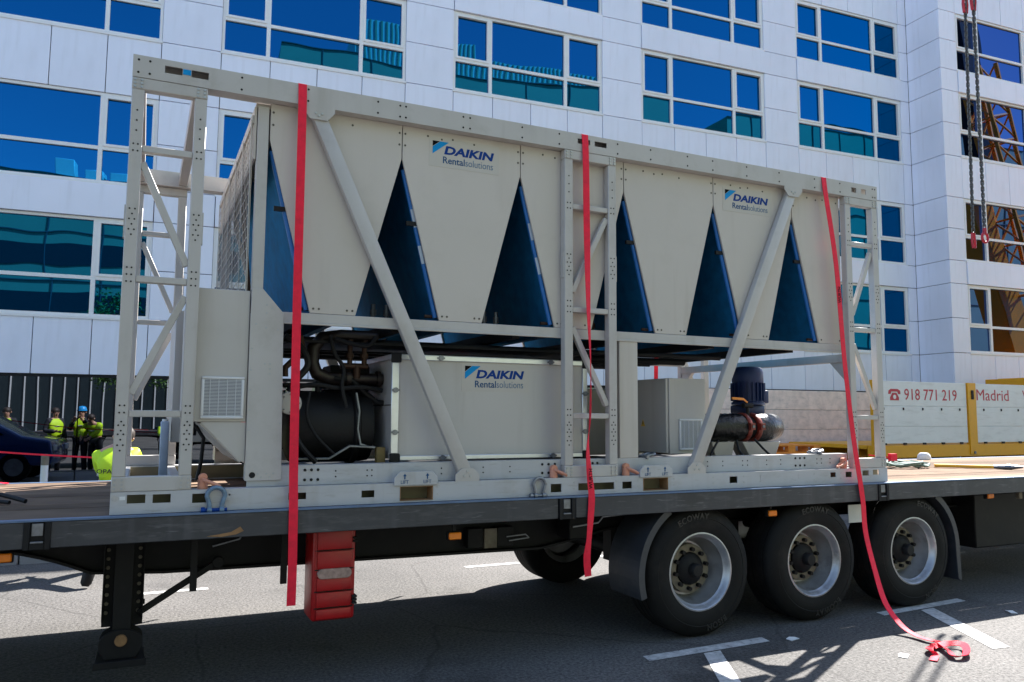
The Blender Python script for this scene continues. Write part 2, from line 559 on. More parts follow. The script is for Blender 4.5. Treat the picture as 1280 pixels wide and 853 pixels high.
def text_obj(s, name, size, material, parent, loc, rot=(90, 0, 0), bold=0.0, shear=0.0, align='LEFT', extrude=0.0008, sx=1.0, spacing=1.0, space=None):
    cu = bpy.data.curves.new(name, 'FONT')
    cu.body = s
    cu.size = size
    cu.offset = bold
    cu.shear = shear
    cu.align_x = align
    cu.extrude = extrude
    cu.resolution_u = 3
    cu.space_character = spacing
    t = bpy.data.objects.new(name, cu)
    col.objects.link(t)
    dg = bpy.context.evaluated_depsgraph_get()
    me = bpy.data.meshes.new_from_object(t.evaluated_get(dg))
    bpy.data.objects.remove(t)
    bpy.data.curves.remove(cu)
    me.transform(Matrix.Diagonal((sx, 1, 1, 1)))
    me.materials.clear()
    o = obj(name, me, material, parent)
    o.location = loc
    o.rotation_euler = Euler([R(a) for a in rot])
    return o
def interp(pts, n=6):
    # Catmull-Rom through control points (x, y, z, angle)
    out = []
    m = len(pts)
    for i in range(m - 1):
        p0, p1, p2, p3 = pts[max(i - 1, 0)], pts[i], pts[i + 1], pts[min(i + 2, m - 1)]
        for k in range(n):
            t = k/n
            out.append(tuple(0.5*((2*b) + (-a + c)*t + (2*a - 5*b + 4*c - d)*t*t + (-a + 3*b - 3*c + d)*t**3) for a, b, c, d in zip(p0, p1, p2, p3)))
    out.append(pts[-1])
    return out
def web_boxes(mb, x0, x1, z0, z1, y0, y1, holes):
    # a plate in the xz plane with rectangular holes through it
    hs = sorted(holes)
    x = x0
    for (a, b, c, d) in hs:
        mb.box(x, a, y0, y1, z0, z1)
        mb.box(a, b, y0, y1, z0, c)
        mb.box(a, b, y0, y1, d, z1)
        x = b
    mb.box(x, x1, y0, y1, z0, z1)
    return mb

# ================================================================== GROUND
g = MB()
g.add([(-250, -250, 0), (300, -250, 0), (300, 300, 0), (-250, 300, 0)], [(0, 1, 2, 3)])
struct(g.build('road', ASPHALT))
# far pavement with kerb stones
KY = 5.30
pv = MB()
pv.box(-30, 9.0, KY + 0.16, 12.6, -0.05, 0.125)
pav = struct(pv.build('pavement', PAVE))
kx = -10.0
while kx < 9.0:
    piece('kerb_stone', (0.985, 0.15, 0.20), (kx, KY, -0.05), KERB, pav, 0.012)
    kx += 1.0
# lane line on the far side, parking marks on the near side
def marking(pts, name='road_marking'):
    a = MB().add([(x, y, 0.004) for x, y in pts], [tuple(range(len(pts)))])
    return struct(a.build(name, PAINTW))
for x0, x1 in ((0.10, 0.78), (1.72, 2.12), (3.40, 4.05), (5.1, 5.7)):
    marking([(x0, 3.2), (x1, 3.2), (x1, 3.29), (x0, 3.29)])
marking([(3.33, -0.31), (4.42, -0.28), (4.44, -0.17), (3.35, -0.20)])
marking([(3.78, -0.317), (3.93, -0.313), (3.30, -1.45), (3.14, -1.45)])
marking([(5.85, -0.09), (6.98, -0.02), (7.0, 0.08), (5.87, 0.01)])
marking([(6.30, -0.085), (6.47, -0.075), (5.92, -1.10), (5.76, -1.08)])
for i, (x, y, a) in enumerate(((5.02, -0.93, 0.6), (4.62, -0.30, 0.2), (6.95, -0.45, 1.1))):
    p = MB()
    p.add([(-0.05, -0.03, 0), (0.04, -0.035, 0.004), (0.055, 0.02, 0.001), (0.0, 0.03, 0.008), (-0.045, 0.025, 0.001)], [(0, 1, 2, 3, 4)])
    p.add([(-0.05, -0.03, -0.003), (0.04, -0.035, 0.0), (0.055, 0.02, -0.002), (0.0, 0.03, 0.004), (-0.045, 0.025, -0.002)], [(4, 3, 2, 1, 0)])
    o = p.build('paper_scrap', PAPER)
    o.location = (x, y, 0.005)
    o.rotation_euler = (0, 0, a)
    tag(o, ['flat white paper scrap on sunlit asphalt left of the red strap end', 'small white paper scrap on shaded asphalt by the last two tyres',
            'tiny white scrap on the asphalt behind the rearmost tyre'][i], 'litter', 'paper scraps on the road')

# ================================================================== OFFICE BUILDING
FA = -0.05839
bld = thing('office_building', 'white panel clad office building with rows of blue mirrored windows behind the trailer', 'building', (6.287, 11.542, 0), FA)
T, WW = 5.0, 3.875
ROWS = [(3.446, 5.391), (6.053, 7.875), (9.079, 10.999), (11.636, 13.386)]   # C B A Z
PB = 2.36        # underside of the cladding
TOP = 15.0
GAP = 0.014
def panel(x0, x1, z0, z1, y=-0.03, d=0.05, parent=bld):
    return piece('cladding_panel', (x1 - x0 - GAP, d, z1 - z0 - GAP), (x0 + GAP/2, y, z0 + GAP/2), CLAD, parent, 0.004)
_wc = {}
def window(x0, z0, w, h, y, parent=bld, glass=GLASS):
    # frame mesh with mullions, transom and two casements; six panes
    key = (round(w, 3), round(h, 3), glass.name)
    m1, m2, tz = 0.2365*w, 0.742*w, 0.395*h
    f = 0.055
    if key not in _wc:
        a = MB()
        a.box(0, w, 0, 0.10, 0, f + 0.02)
        a.box(0, w, 0, 0.10, h - f, h)
        a.box(0, f, 0.0, 0.10, f + 0.02, h - f)
        a.box(w - f, w, 0.0, 0.10, f + 0.02, h - f)
        for mx in (m1, m2):
            a.box(mx - 0.04, mx + 0.04, 0.002, 0.098, f + 0.02, h - f)
        for xa, xb in ((f, m1 - 0.04), (m1 + 0.04, m2 - 0.04), (m2 + 0.04, w - f)):
            a.box(xa, xb, 0.004, 0.098, tz - 0.035, tz + 0.035)
        for xa, xb in ((f, m1 - 0.04), (m2 + 0.04, w - f)):
            c = 0.05
            za, zb = tz + 0.035, h - f
            a.box(xa, xa + c, -0.012, 0.09, za, zb)
            a.box(xb - c, xb, -0.012, 0.09, za, zb)
            a.box(xa + c, xb - c, -0.012, 0.09, za, za + c)
            a.box(xa + c, xb - c, -0.012, 0.09, zb - c, zb)
        # sill
        a.box(-0.02, w + 0.02, -0.05, -0.001, -0.03, 0.018)
        fr = a.mesh('window')
        fr.materials.append(WFRAME)
        panes = []
        for i, (xa, xb) in enumerate(((f, m1 - 0.04), (m1 + 0.04, m2 - 0.04), (m2 + 0.04, w - f))):
            for za, zb in ((f + 0.02, tz - 0.035), (tz + 0.035, h - f)):
                me = MB().box(xa - 0.004, xb + 0.004, 0.0, 0.012, za - 0.004, zb + 0.004).mesh('pane')
                me.materials.append(glass)
                panes.append(me)
        _wc[key] = (fr, panes)
    fr, panes = _wc[key]
    o = bpy.data.objects.new('window', fr)
    col.objects.link(o)
    o.parent = parent
    o.location = (x0, y, z0)
    for me in panes:
        p = bpy.data.objects.new('pane', me)
        col.objects.link(p)
        p.parent = o
        p.location = (0, 0.055 + random.uniform(-0.004, 0.004), 0)
        p.rotation_euler = (random.uniform(-0.0035, 0.0035), 0, random.uniform(-0.0035, 0.0035))
    return o
def facade(c0, ncol, ybase, bays, band=True):
    for c in range(ncol):
        x0 = c0 + c*T
        for (zb, zt) in ROWS:
            window(x0, zb, WW, zt - zb, ybase + 0.0, glass=GLASS if ybase == 0 else WGLASS)
        for za, zb in ((ROWS[0][1], ROWS[1][0]), (ROWS[2][1], ROWS[3][0])):
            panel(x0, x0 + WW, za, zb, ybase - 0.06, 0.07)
        for za, zb in ((PB, ROWS[0][0]), (ROWS[1][1], ROWS[2][0]), (ROWS[3][1], TOP)):
            for k in range(4):
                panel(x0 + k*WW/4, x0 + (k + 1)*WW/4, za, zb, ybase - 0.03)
        if c in bays:
            zs = [PB]
            for (zb, zt) in ROWS:
                zs += [zb, zb + 0.5*(zt - zb), zt]
            zs.append(TOP)
            for za, zb in zip(zs[:-1], zs[1:]):
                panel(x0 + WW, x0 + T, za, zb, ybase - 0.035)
facade(-3*T, 6, 0.0, range(0, 5))
TC = 14.22       # inner corner with the projecting wing
WS = 1.12        # how far the wing comes forward
ZS = [PB]
for (zb, zt) in ROWS: ZS += [zb, zb + 0.5*(zt - zb), zt]
ZS.append(TOP)
for za, zb in zip(ZS[:-1], ZS[1:]):
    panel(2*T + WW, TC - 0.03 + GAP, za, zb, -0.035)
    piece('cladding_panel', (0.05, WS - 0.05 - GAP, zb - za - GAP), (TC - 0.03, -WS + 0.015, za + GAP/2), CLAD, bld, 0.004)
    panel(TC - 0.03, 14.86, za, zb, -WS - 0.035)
facade(14.86, 3, -WS, range(0, 3))
# structural core behind the panels (split round the window reveals)
c = MB()
def core(x0, x1, y0):
    c.box(x0, x1, y0 + 0.11, y0 + 0.5, PB, TOP - 0.02)
core(-3*T, TC - 0.02, 0)
core(TC + 0.02, 14.86 + 3*T, -WS)
c.box(TC + 0.021, TC + 0.4, -WS + 0.12, 0.2, PB + 0.001, TOP - 0.03)
c.box(-3*T, 14.86 + 3*T, 0.5, 14.0, TOP - 0.4, TOP - 0.05)
c.box(-3*T, -3*T + 0.3, 0.51, 14.0, 0, TOP - 0.42)
c.box(14.86 + 3*T - 0.3, 14.86 + 3*T, 0.51, 14.0, 0, TOP - 0.42)
c.box(-3*T + 0.31, 14.86 + 3*T - 0.31, 13.7, 14.0, 0, TOP - 0.42)
c.build('wall_core', CORE, bld)
# coping
cp = MB()
cp.box(-3*T - 0.05, TC - 0.08, -0.08, 0.6, TOP - 0.015, TOP + 0.06)
cp.box(TC - 0.08, 14.86 + 3*T + 0.05, -WS - 0.08, 0.6, TOP - 0.015, TOP + 0.06)
cp.build('roof_coping', WFRAME, bld, 0.01)
# dark shopfront glazing under the cladding
x = -3*T
while x < TC - 0.5:
    piece('shopfront_pane', (1.92, 0.02, PB - 0.19), (x, 0.02, 0.14), DGLASS, bld, 0)
    x += 1.94
sf = MB()
x = -3*T - 0.02
sf.box(-3*T, TC - 0.05, -0.02, 0.07, PB - 0.05, PB)
sf.box(-3*T, TC - 0.05, -0.02, 0.07, 0.0, 0.14)
sf.box(TC, 14.86 + 3*T, -WS - 0.02, -WS + 0.05, 0.0, PB)
sf.build('shopfront_frame', DARK, bld)

# ================================================================== SEMI-TRAILER
ZB = 1.10                      # deck height: the load stands on it
ZO = (0, 0, ZB)
def M(): return MB(ZO)
trl = thing('flatbed_trailer', 'black flatbed semi trailer with three axles carrying the beige chiller', 'trailer')
X0, X1 = -3.9, 12.4
for k in range(10):
    w = 2.44/10
    xs = [X0, X0 + 2.1 + (k % 3)*0.9, X0 + 7.2 + (k % 2)*0.8, X1]
    for a, b in zip(xs[:-1], xs[1:]):
        piece('deck_board', (b - a - 0.010, w - 0.011, 0.03), (a, 0.0 + k*w, ZB - 0.034 + random.uniform(-0.002, 0.001)), WOOD, trl, 0.003)
for nm, ya, yb in (('side_rail', -0.06, -0.005), ('side_rail', 2.445, 2.50)):
    xs = [X0, -0.39, -0.27, 2.76, 2.90, 5.865, 5.985, X1]
    a = M()
    for i in range(0, len(xs), 2):
        a.box(xs[i], xs[i + 1], ya, yb, -0.150, -0.012)
    a.box(X0, X1, ya + 0.012, yb - 0.004, -0.146, -0.016)
    a.build(nm, SKIRT, trl, 0.004)
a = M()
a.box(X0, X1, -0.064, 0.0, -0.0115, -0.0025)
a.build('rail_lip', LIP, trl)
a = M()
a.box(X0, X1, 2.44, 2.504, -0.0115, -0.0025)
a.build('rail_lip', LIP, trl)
for x in (-0.33, 2.83, 5.925):
    a = M()
    a.box(x - 0.062, x - 0.035, -0.070, -0.02, -0.155, -0.014)
    a.box(x + 0.035, x + 0.062, -0.070, -0.02, -0.155, -0.014)
    a.box(x - 0.034, x + 0.034, -0.066, -0.047, -0.155, -0.118)
    a.box(x - 0.034, x + 0.034, -0.05, -0.047, -0.118, -0.014)
    p = a.build('lashing_pocket', DARK, trl, 0.002)
    b = M()
    b.box(x - 0.027, x + 0.027, -0.060, -0.051, -0.085, -0.02)
    b.box(x - 0.030, x + 0.030, -0.069, -0.060, -0.122, -0.112)
    b.build('lashing_plate', GREYM, p, 0.002)
a = M()
a.prism([(0.50, -0.135), (0.56, -0.128), (0.63, -0.118), (0.68, -0.09), (0.70, -0.115), (0.66, -0.132), (0.58, -0.142)], -0.0625, -0.0595)
a.build('rust_scar', RUST, trl)
# chassis beams with the gooseneck curve
low = [(X0, -0.20)] + [(-0.95 + 0.85*t, -0.20 - 0.19*(t**2.2)) for t in [i/10 for i in range(11)]] + [(0.3, -0.415), (2.9, -0.44), (3.15, -0.40), (3.5, -0.33), (12.2, -0.33)]
for y in (0.55, 1.87):
    a = M()
    a.prism([(X0, -0.15)] + low + [(12.2, -0.15)], y - 0.008, y + 0.008)
    bm_ = a.build('chassis_beam', DARK, trl)
    a = M()
    for p, q in zip(low[:-1], low[1:]):
        a.bar((p[0], y, p[1]), (q[0] + 0.003, y, q[1]), 0.016, 0.14, up=(0, 1, 0))
    a.build('beam_flange', DARK, bm_)
x = X0 + 0.2
while x < X1:
    M().box(x, x + 0.06, 0.0, 2.44, -0.145, -0.04).build('cross_member', DARK, trl)
    x += 0.5
M().box(X0, X1, 0.56, 1.86, -0.21, -0.15).build('floor_pan', DARK, trl)
# landing leg (both sides)
for y, s in ((0.42, 1), (2.02, -1)):
    a = M()
    a.box(-0.025, 0.195, y + 0.012, y + 0.026, -0.70, -0.15)
    for xx in (-0.025, 0.187):
        a.box(xx, xx + 0.008, y - 0.045, y + 0.012, -0.66, -0.15)
    a.box(0.035, 0.135, y - 0.075, y + 0.0, -0.80, -0.151)
    leg = a.build('landing_leg', DARK, trl, 0.003)
    b = M()
    for k in range(9):
        z = -0.2 - k*0.052
        for xx in (-0.003, 0.168):
            b.cyl((xx, y - 0.0, z), (xx, y + 0.0125, z), 0.011, 8)
    stuff(b.build('adjuster_bolts', HUBP, leg))
    b = M()
    pts = [(0.085 + 0.115*math.cos(t), -0.765 + 0.07*math.sin(t)) for t in [math.pi*i/12 for i in range(13)]]
    b.prism(pts + [(-0.03, -0.80), (0.0, -0.86), (0.17, -0.86), (0.20, -0.80)], y - 0.10, y - 0.085)
    b.prism(pts + [(-0.03, -0.80), (0.0, -0.86), (0.17, -0.86), (0.20, -0.80)], y + 0.03, y + 0.045)
    b.box(-0.045, 0.215, y - 0.17, y + 0.12, -0.885, -0.862)
    b.box(-0.052, 0.222, y - 0.177, y - 0.171, -0.89, -0.85)
    ft = b.build('foot', DARK, leg, 0.003)
    b = M()
    b.lathe([(0.0, -0.001), (0.016, 0), (0.03, 0.0), (0.034, 0.006), (0.034, 0.02)], (0.085, y - 0.122, -0.755), (0, 1, 0), 16)
    b.build('axle_pin', RUST, ft)
    b = M()
    b.bar((0.17, y, -0.63), (0.61, y, -0.36), 0.036, 0.03)
    b.cyl((0.61, y - 0.025, -0.365), (0.61, y + 0.025, -0.365), 0.035, 14)
    b.build('brace', DARK, leg, 0.003)
for x, z0 in ((0.46, -0.50), (0.985, -0.50)):
    a = M()
    a.box(x - 0.02, x + 0.02, 0.26, 0.275, z0, -0.15)
    a.box(x - 0.035, x + 0.035, 0.245, 0.29, -0.19, -0.151)
    a.build('hanger_bracket', DARK, trl, 0.002)
a = M()
a.tube([(0.58, 0.5, -0.28), (0.74, 0.48, -0.24), (0.76, 0.48, -0.2), (0.76, 0.48, -0.16)], 0.006, 6)
a.build('crank_handle', GREYM, trl)
# pale control plate and its dark valve box
a = M()
a.box(2.30, 2.42, 0.45, 0.54, -0.40, -0.26)
M().box(2.53, 2.66, 0.45, 0.54, -0.40, -0.26).build('valve_box', DARK, trl, 0.004)
vb = a.build('valve_box', DARK, trl, 0.004)
M().box(2.425, 2.525, 0.44, 0.455, -0.405, -0.265).build('valve_plate', HUBP, vb, 0.002)
a = M()
a.tube([(2.6, 0.44, -0.33), (2.75, 0.43, -0.32), (2.78, 0.43, -0.345), (2.62, 0.44, -0.36)], 0.006, 6)
a.build('valve_lever', GREYM, vb)
a = M()
a.tube([(3.05, 0.25, -0.26), (3.25, 0.22, -0.235), (3.28, 0.2, -0.19), (3.55, 0.16, -0.17)], 0.008, 6)
a.build('air_line', GREYM, trl)
a = M()
a.box(3.05, 3.22, 0.3, 0.5, -0.36, -0.2)
a.cyl((2.75, 0.9, -0.33), (3.4, 0.9, -0.33), 0.09, 18)
a.build('air_tank', DARK, trl, 0.008)
# red extinguisher box
a = M()
a.box(1.135, 1.405, 0.13, 0.38, -0.72, -0.151)
rb = a.build('extinguisher_box', REDPLASTIC, trl, 0.02, 3)
a = M()
for za, zb in ((-0.285, -0.16), (-0.40, -0.295), (-0.535, -0.455), (-0.635, -0.545), (-0.705, -0.645)):
    a.box(1.162, 1.378, 0.112, 0.14, za, zb)
a.build('ribbed_front', REDPLASTIC, rb, 0.006, 2)
a = M()
for za, zb in ((-0.41, -0.404), (-0.5435, -0.5365), (-0.644, -0.637), (-0.293, -0.287)):
    a.box(1.15, 1.392, 0.126, 0.14, za, zb)
for z in (-0.22, -0.24, -0.60, -0.58, -0.62):
    a.box(1.385, 1.412, 0.10, 0.16, z - 0.006, z + 0.006)
stuff(a.build('groove_strips_and_latches', HOLE, rb))  # dark strips set in the box grooves, with its dark side latches
a = M()
pts = [(1.27 + (0.075 if math.cos(t) > 0 else -0.075)*(1 if abs(math.cos(t)) > .01 else 0) + 0.032*math.cos(t), -0.43 + 0.032*math.sin(t)) for t in [2*math.pi*i/20 + 0.05 for i in range(20)]]
a.prism(pts, 0.104, 0.13)
a.build('inspection_lens', mat('grey_lens', (0.36, 0.24, 0.21), 0.2, var=0.4, scale=30), rb, 0.003)
# side marker lamps
for x, z in ((2.036, -0.235), (4.76, -0.215), (7.46, -0.18), (-0.49, -0.20)):
    a = M()
    a.box(x - 0.05, x + 0.05, 0.03, 0.06, z - 0.028, z + 0.028)
    a.box(x - 0.012, x + 0.012, 0.04, 0.055, z + 0.028, -0.151)
    lp = a.build('side_marker_lamp', DARK, trl, 0.003)
    M().box(x - 0.044, x + 0.044, 0.015, 0.031, z - 0.023, z + 0.023).build('amber_lens', ORANGE, lp, 0.006)
# wheels
RW = 0.485
def make_wheel(xc, yf, side, word):
    # yf = outer face, side=+1: outer face looks towards -Y (the camera)
    zc = ZB + (-ZB) + RW
    org = (xc, yf, zc)
    ax = (0, side, 0)
    W = 0.37
    prof = [(0.285, 0.03), (0.292, 0.014), (0.33, 0.004), (0.385, 0.0), (0.395, 0.003), (0.40, 0.0), (0.44, 0.012), (0.462, 0.03), (0.474, 0.042), (RW, 0.06)]
    for k in range(4):
        c = 0.06 + (k + 0.5)*(W - 0.12)/4 + (W - 0.12)/8 - 0.03
        prof += [(RW, c - 0.006), (RW - 0.016, c - 0.004), (RW - 0.016, c + 0.004), (RW, c + 0.006)]
    prof += [(RW, W - 0.06), (0.462, W - 0.03), (0.40, W), (0.33, W - 0.004), (0.285, W - 0.03)]
    rim = MB()
    rim.lathe([(0.296, 0.022), (0.293, 0.012), (0.283, 0.010), (0.272, 0.020), (0.266, 0.045), (0.250, 0.062), (0.246, 0.12), (0.232, 0.145), (0.222, 0.19), (0.205, 0.205), (0.17, 0.207), (0.168, 0.212), (0.0, 0.212)], org, ax, 48)
    rim.lathe([(0.285, 0.03), (0.25, 0.1), (0.23, 0.3), (0.285, W - 0.03)], org, ax, 32)
    w = rim.build('wheel', RIM, trl)
    t = MB()
    t.lathe(prof, org, ax, 72)
    ty = t.build('tyre', RUBBER, w)
    h = MB()
    h.lathe([(0.125, 0.20), (0.125, 0.155), (0.165, 0.150), (0.185, 0.158), (0.19, 0.207)], org, ax, 40)
    hp = h.build('hub_plate', HUBP, w)
    h = MB()
    h.lathe([(0.122, 0.19), (0.120, 0.140), (0.098, 0.118), (0.07, 0.105), (0.052, 0.10), (0.050, 0.055), (0.042, 0.045), (0.0, 0.044)], org, ax, 32)
    h.build('hub_cap', DARK, w)
    n = MB()
    for k in range(10):
        a_ = 2*math.pi*k/10 + 0.2
        p = Vector(org) + Vector((0.148*math.cos(a_), 0, 0.148*math.sin(a_)))
        n.cyl(p + Vector(ax)*0.155, p + Vector(ax)*0.118, 0.0165, 6)
    stuff(n.build('wheel_nuts', DARK, w))
    if word:
        for start, s_ in word:
            rad = 0.415
            cu = text_obj(s_, 'tyre_lettering', 0.062, MATS['tyre_letter'], w, (0, 0, 0), rot=(0, 0, 0), bold=0.0015, extrude=0.002, spacing=1.15)
            me = cu.data
            for v in me.vertices:
                ang = start - v.co.x/rad
                rr = rad - 0.02 + v.co.y
                v.co = Vector((xc + rr*math.cos(ang), yf + 0.0025 - 0.002*0 + v.co.z*-1, zc + rr*math.sin(ang)))
            me.update()
    return w
mat('tyre_letter', (0.012, 0.012, 0.012), 0.45, var=0.1)
WX = (4.025, 5.185, 6.365)
words = [[(2.1, 'ECOWAY'), (-1.0, 'BISON')], [(1.9, 'ECOWAY'), (-0.9, 'ECOWAY')], [(1.45, 'ECOWAY'), (-0.9, 'BIS-N')]]
for i, x in enumerate(WX):
    make_wheel(x, -0.005, 1, words[i])
    make_wheel(x, 2.445, -1, None)
    M().cyl((x, 0.3, -0.62), (x, 2.14, -0.62), 0.065, 14).build('axle', DARK, trl)
    a = M()
    a.box(x - 0.45, x + 0.02, 0.5, 0.58, -0.68, -0.56)
    a.box(x - 0.5, x - 0.38, 0.48, 0.60, -0.58, -0.33)
    a.cyl((x + 0.22, 0.54, -0.6), (x + 0.22, 0.54, -0.35), 0.11, 16)
    a.build('suspension_arm', DARK, trl)
def mudguard(xc, a0, a1, rad, flap=None):
    a = M()
    n = 16
    pts = [(xc + rad*math.cos(R(a0 + (a1 - a0)*i/n)), -0.615 + rad*math.sin(R(a0 + (a1 - a0)*i/n))) for i in range(n + 1)]
    if flap == 'end': pts.append((pts[-1][0] + 0.01, pts[-1][1] - 0.28))
    if flap == 'start': pts.insert(0, (pts[0][0] - 0.02, pts[0][1] - 0.10))
    inner = []
    for i, p in enumerate(pts):
        d = Vector((xc - p[0], 0, -0.615 - p[1])).normalized()*0.018
        inner.append((p[0] + d.x, p[1] + d.z))
    ys = [-0.012, 0.02, 0.40]
    a.prism(pts + inner[::-1], 0.0, 0.40)
    lip = []
    for i, p in enumerate(pts):
        d = Vector((xc - p[0], 0, -0.615 - p[1])).normalized()*0.05
        lip.append((p[0] + d.x, p[1] + d.z))
    a.prism(pts + lip[::-1], -0.014, -0.001)
    a.build('mudguard', MATS['mudguard_plastic'], trl)
mat('mudguard_plastic', (0.03, 0.034, 0.042), 0.45, var=0.2, scale=8, grime=0.4, gcol=(0.09, 0.085, 0.08), gscale=6)
mudguard(WX[0], 196, 122, 0.575)
mudguard(WX[2], 58, -2, 0.575, 'end')
a = M()
a.box(7.62, 8.75, 0.3, 0.95, -0.72, -0.20)
a.build('tool_box', DARK, trl, 0.01)
a = M()
a.box(5.63, 5.83, 0.05, 0.056, -0.34, -0.19)
o = a.build('paper_notice', mat('notice_paper', (0.55, 0.56, 0.53), 0.6, var=0.1), trl)
o.rotation_euler = (0, 0, 0)
M().box(12.3, 12.4, 0.1, 2.4, -0.6, -0.45).build('rear_bumper', DARK, trl, 0.01)
M().box(7.95, 8.0, 0.06, 0.10, -0.23, -0.16).build('rear_lamp', HUBP, trl, 0.005)

# ================================================================== CHILLER IN ITS TRANSPORT FRAME
chl = thing('packaged_chiller', 'beige packaged water chiller in an open steel transport frame standing on the trailer', 'chiller', (0, 0, ZB))
L_, H_, D_ = 6.058, 2.628, 2.438
def text_fit(s, name, material, parent, x0, x1, z0, z1, y, bold=0.0, shear=0.0, th=0.0012, vertical=False):
    o = text_obj(s, name, 1.0, material, parent, (0, 0, 0), rot=(0, 0, 0), bold=bold, shear=shear, extrude=0.01)
    me = o.data
    xs = [v.co.x for v in me.vertices]
    ys = [v.co.y for v in me.vertices]
    ax, bx, ay, by = min(xs), max(xs), min(ys), max(ys)
    for v in me.vertices:
        u, w = (v.co.x - ax)/(bx - ax), (v.co.y - ay)/(by - ay)
        t = -th if v.co.z > 0 else 0.0
        if vertical:       # reads bottom to top
            v.co = Vector((x0 + (1 - w)*(x1 - x0), y + t, z0 + u*(z1 - z0)))
        else:
            v.co = Vector((x0 + u*(x1 - x0), y + t, z0 + w*(z1 - z0)))
    me.update()
    return o
RH = 0.122
holes_b = [(0.083, 0.176, 0.058, 0.106), (0.213, 0.306, 0.056, 0.104), (0.419, 0.50, 0.048, 0.10), (0.955, 1.06, 0.045, 0.085), (1.40, 1.482, 0.040, 0.084),
           (1.648, 1.869, 0.010, 0.100), (2.734, 2.819, 0.024, 0.082), (2.954, 3.253, 0.03, 0.08), (3.322, 3.405, 0.03, 0.08), (3.503, 3.724, 0.010, 0.100),
           (4.31, 4.389, 0.040, 0.090), (5.381, 5.443, 0.055, 0.095), (5.556, 5.629, 0.05, 0.095), (5.755, 5.83, 0.058, 0.102), (5.88, 5.956, 0.062, 0.105)]
holes_t = [(0.17, 0.265, 2.548, 2.592), (0.315, 0.41, 2.548, 2.592), (2.955, 3.06, 2.553, 2.592), (3.10, 3.205, 2.553, 2.592), (5.74, 5.80, 2.54, 2.585), (5.86, 5.92, 2.54, 2.585)]
for back in (0, 1):
    def Y(a, b): return (a, b) if not back else (D_ - b, D_ - a)
    a = MB()
    web_boxes(a, 0, L_, 0.0, RH, *Y(0.0, 0.008), holes_b)
    a.box(0.001, L_ - 0.001, *Y(0.0082, 0.11), 0.0005, 0.009)
    a.box(0.001, L_ - 0.001, *Y(0.0082, 0.10), RH - 0.009, RH - 0.0005)
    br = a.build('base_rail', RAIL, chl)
    a = MB()
    web_boxes(a, 0, L_, 2.497, H_, *Y(0.0, 0.008), holes_t)
    a.box(0.001, L_ - 0.001, *Y(0.0082, 0.10), H_ - 0.010, H_ - 0.0005)
    a.box(0.001, L_ - 0.001, *Y(0.0082, 0.11), 2.4975, 2.507)
    a.box(0.002, L_ - 0.002, *Y(0.095, 0.105), 2.508, H_ - 0.0102)
    tr = a.build('top_rail', FRAME, chl)
    # back-wall of the base rail seen through the slots
    a = MB()
    a.box(0.001, L_ - 0.001, *Y(0.10, 0.108), 0.0095, RH - 0.0095)
    a.build('rail_inner_web', mat('olive_inner_web%d' % back, (0.17, 0.15, 0.09), 0.7, var=0.2), br)  # plain olive brown, darker than the outer rail
    if not back:
        # lifting pockets, rust at the edges
        for xa, xb in ((1.648, 1.869), (3.503, 3.724)):
            q = MB()
            q.box(xa, xb, -0.004, 2.40, 0.0100, 0.0135)
            q.box(xa, xb, -0.004, 2.40, 0.0965, 0.1000)
            q.box(xa, xa + 0.004, -0.004, 2.40, 0.0136, 0.0964)
            q.box(xb - 0.004, xb, -0.004, 2.40, 0.0136, 0.0964)
            q.build('forklift_pocket', RUST, br)
        # dark punched holes and fixings
        q = MB()
        for x, z in ((0.023, 0.088),): q.cyl((x, -0.0015, z), (x, 0.004, z), 0.017, 16)
        for x in (0.62, 1.10, 1.90, 2.45, 2.92, 3.27, 3.46, 3.78, 4.15, 4.45, 4.62, 5.2, 5.5, 5.69, 5.85):
            for z in (0.045, 0.088):
                q.cyl((x, -0.002, z), (x, 0.002, z), 0.006, 8)
        stuff(q.build('rail_fixings', BOLT, br))
        q = MB()
        for x in [0.03, 0.09, 0.6, 1.0, 1.45, 1.6, 1.64, 2.05, 2.1, 2.5, 2.8, 3.3, 3.6, 3.95, 4.2, 4.55, 4.9, 5.3, 5.6, 6.0, 6.03]:
            for z in (2.525, 2.60):
                q.cyl((x, -0.0015, z), (x, 0.002, z), 0.007, 8)
        stuff(q.build('rail_fixings', HOLE, tr))
        for xa, xb in ((0.60, 0.665), (4.62, 4.69), (5.02, 5.08)):
            q = MB()
            q.box(xa, xb, -0.002, -0.0005, 0.052, 0.095)
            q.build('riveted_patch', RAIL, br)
        MB().box(0.046, 0.075, -0.002, -0.0003, 0.078, 0.098).build('small_label', PAPER, br)
        MB().box(0.268, 0.312, -0.003, -0.0005, 2.556, 2.588).build('cyan_sticker', DCYAN, tr)
# depth members tying front and rear
for x in (0.0, 0.335, 2.85, 3.21, 5.65, 5.982):
    a = MB()
    a.box(x + 0.003, x + 0.072, 0.108, D_ - 0.108, 2.511, 2.612)
    a.build('top_cross_beam', FRAME, chl, 0.004)
    a = MB()
    a.box(x + 0.003, x + 0.072, 0.112, D_ - 0.112, 0.012, 0.115)
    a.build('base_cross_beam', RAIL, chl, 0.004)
for x in (1.2, 2.2, 4.2, 5.1):
    MB().box(x, x + 0.08, 0.112, D_ - 0.112, 0.012, 0.115).build('base_cross_beam', RAIL, chl, 0.004)
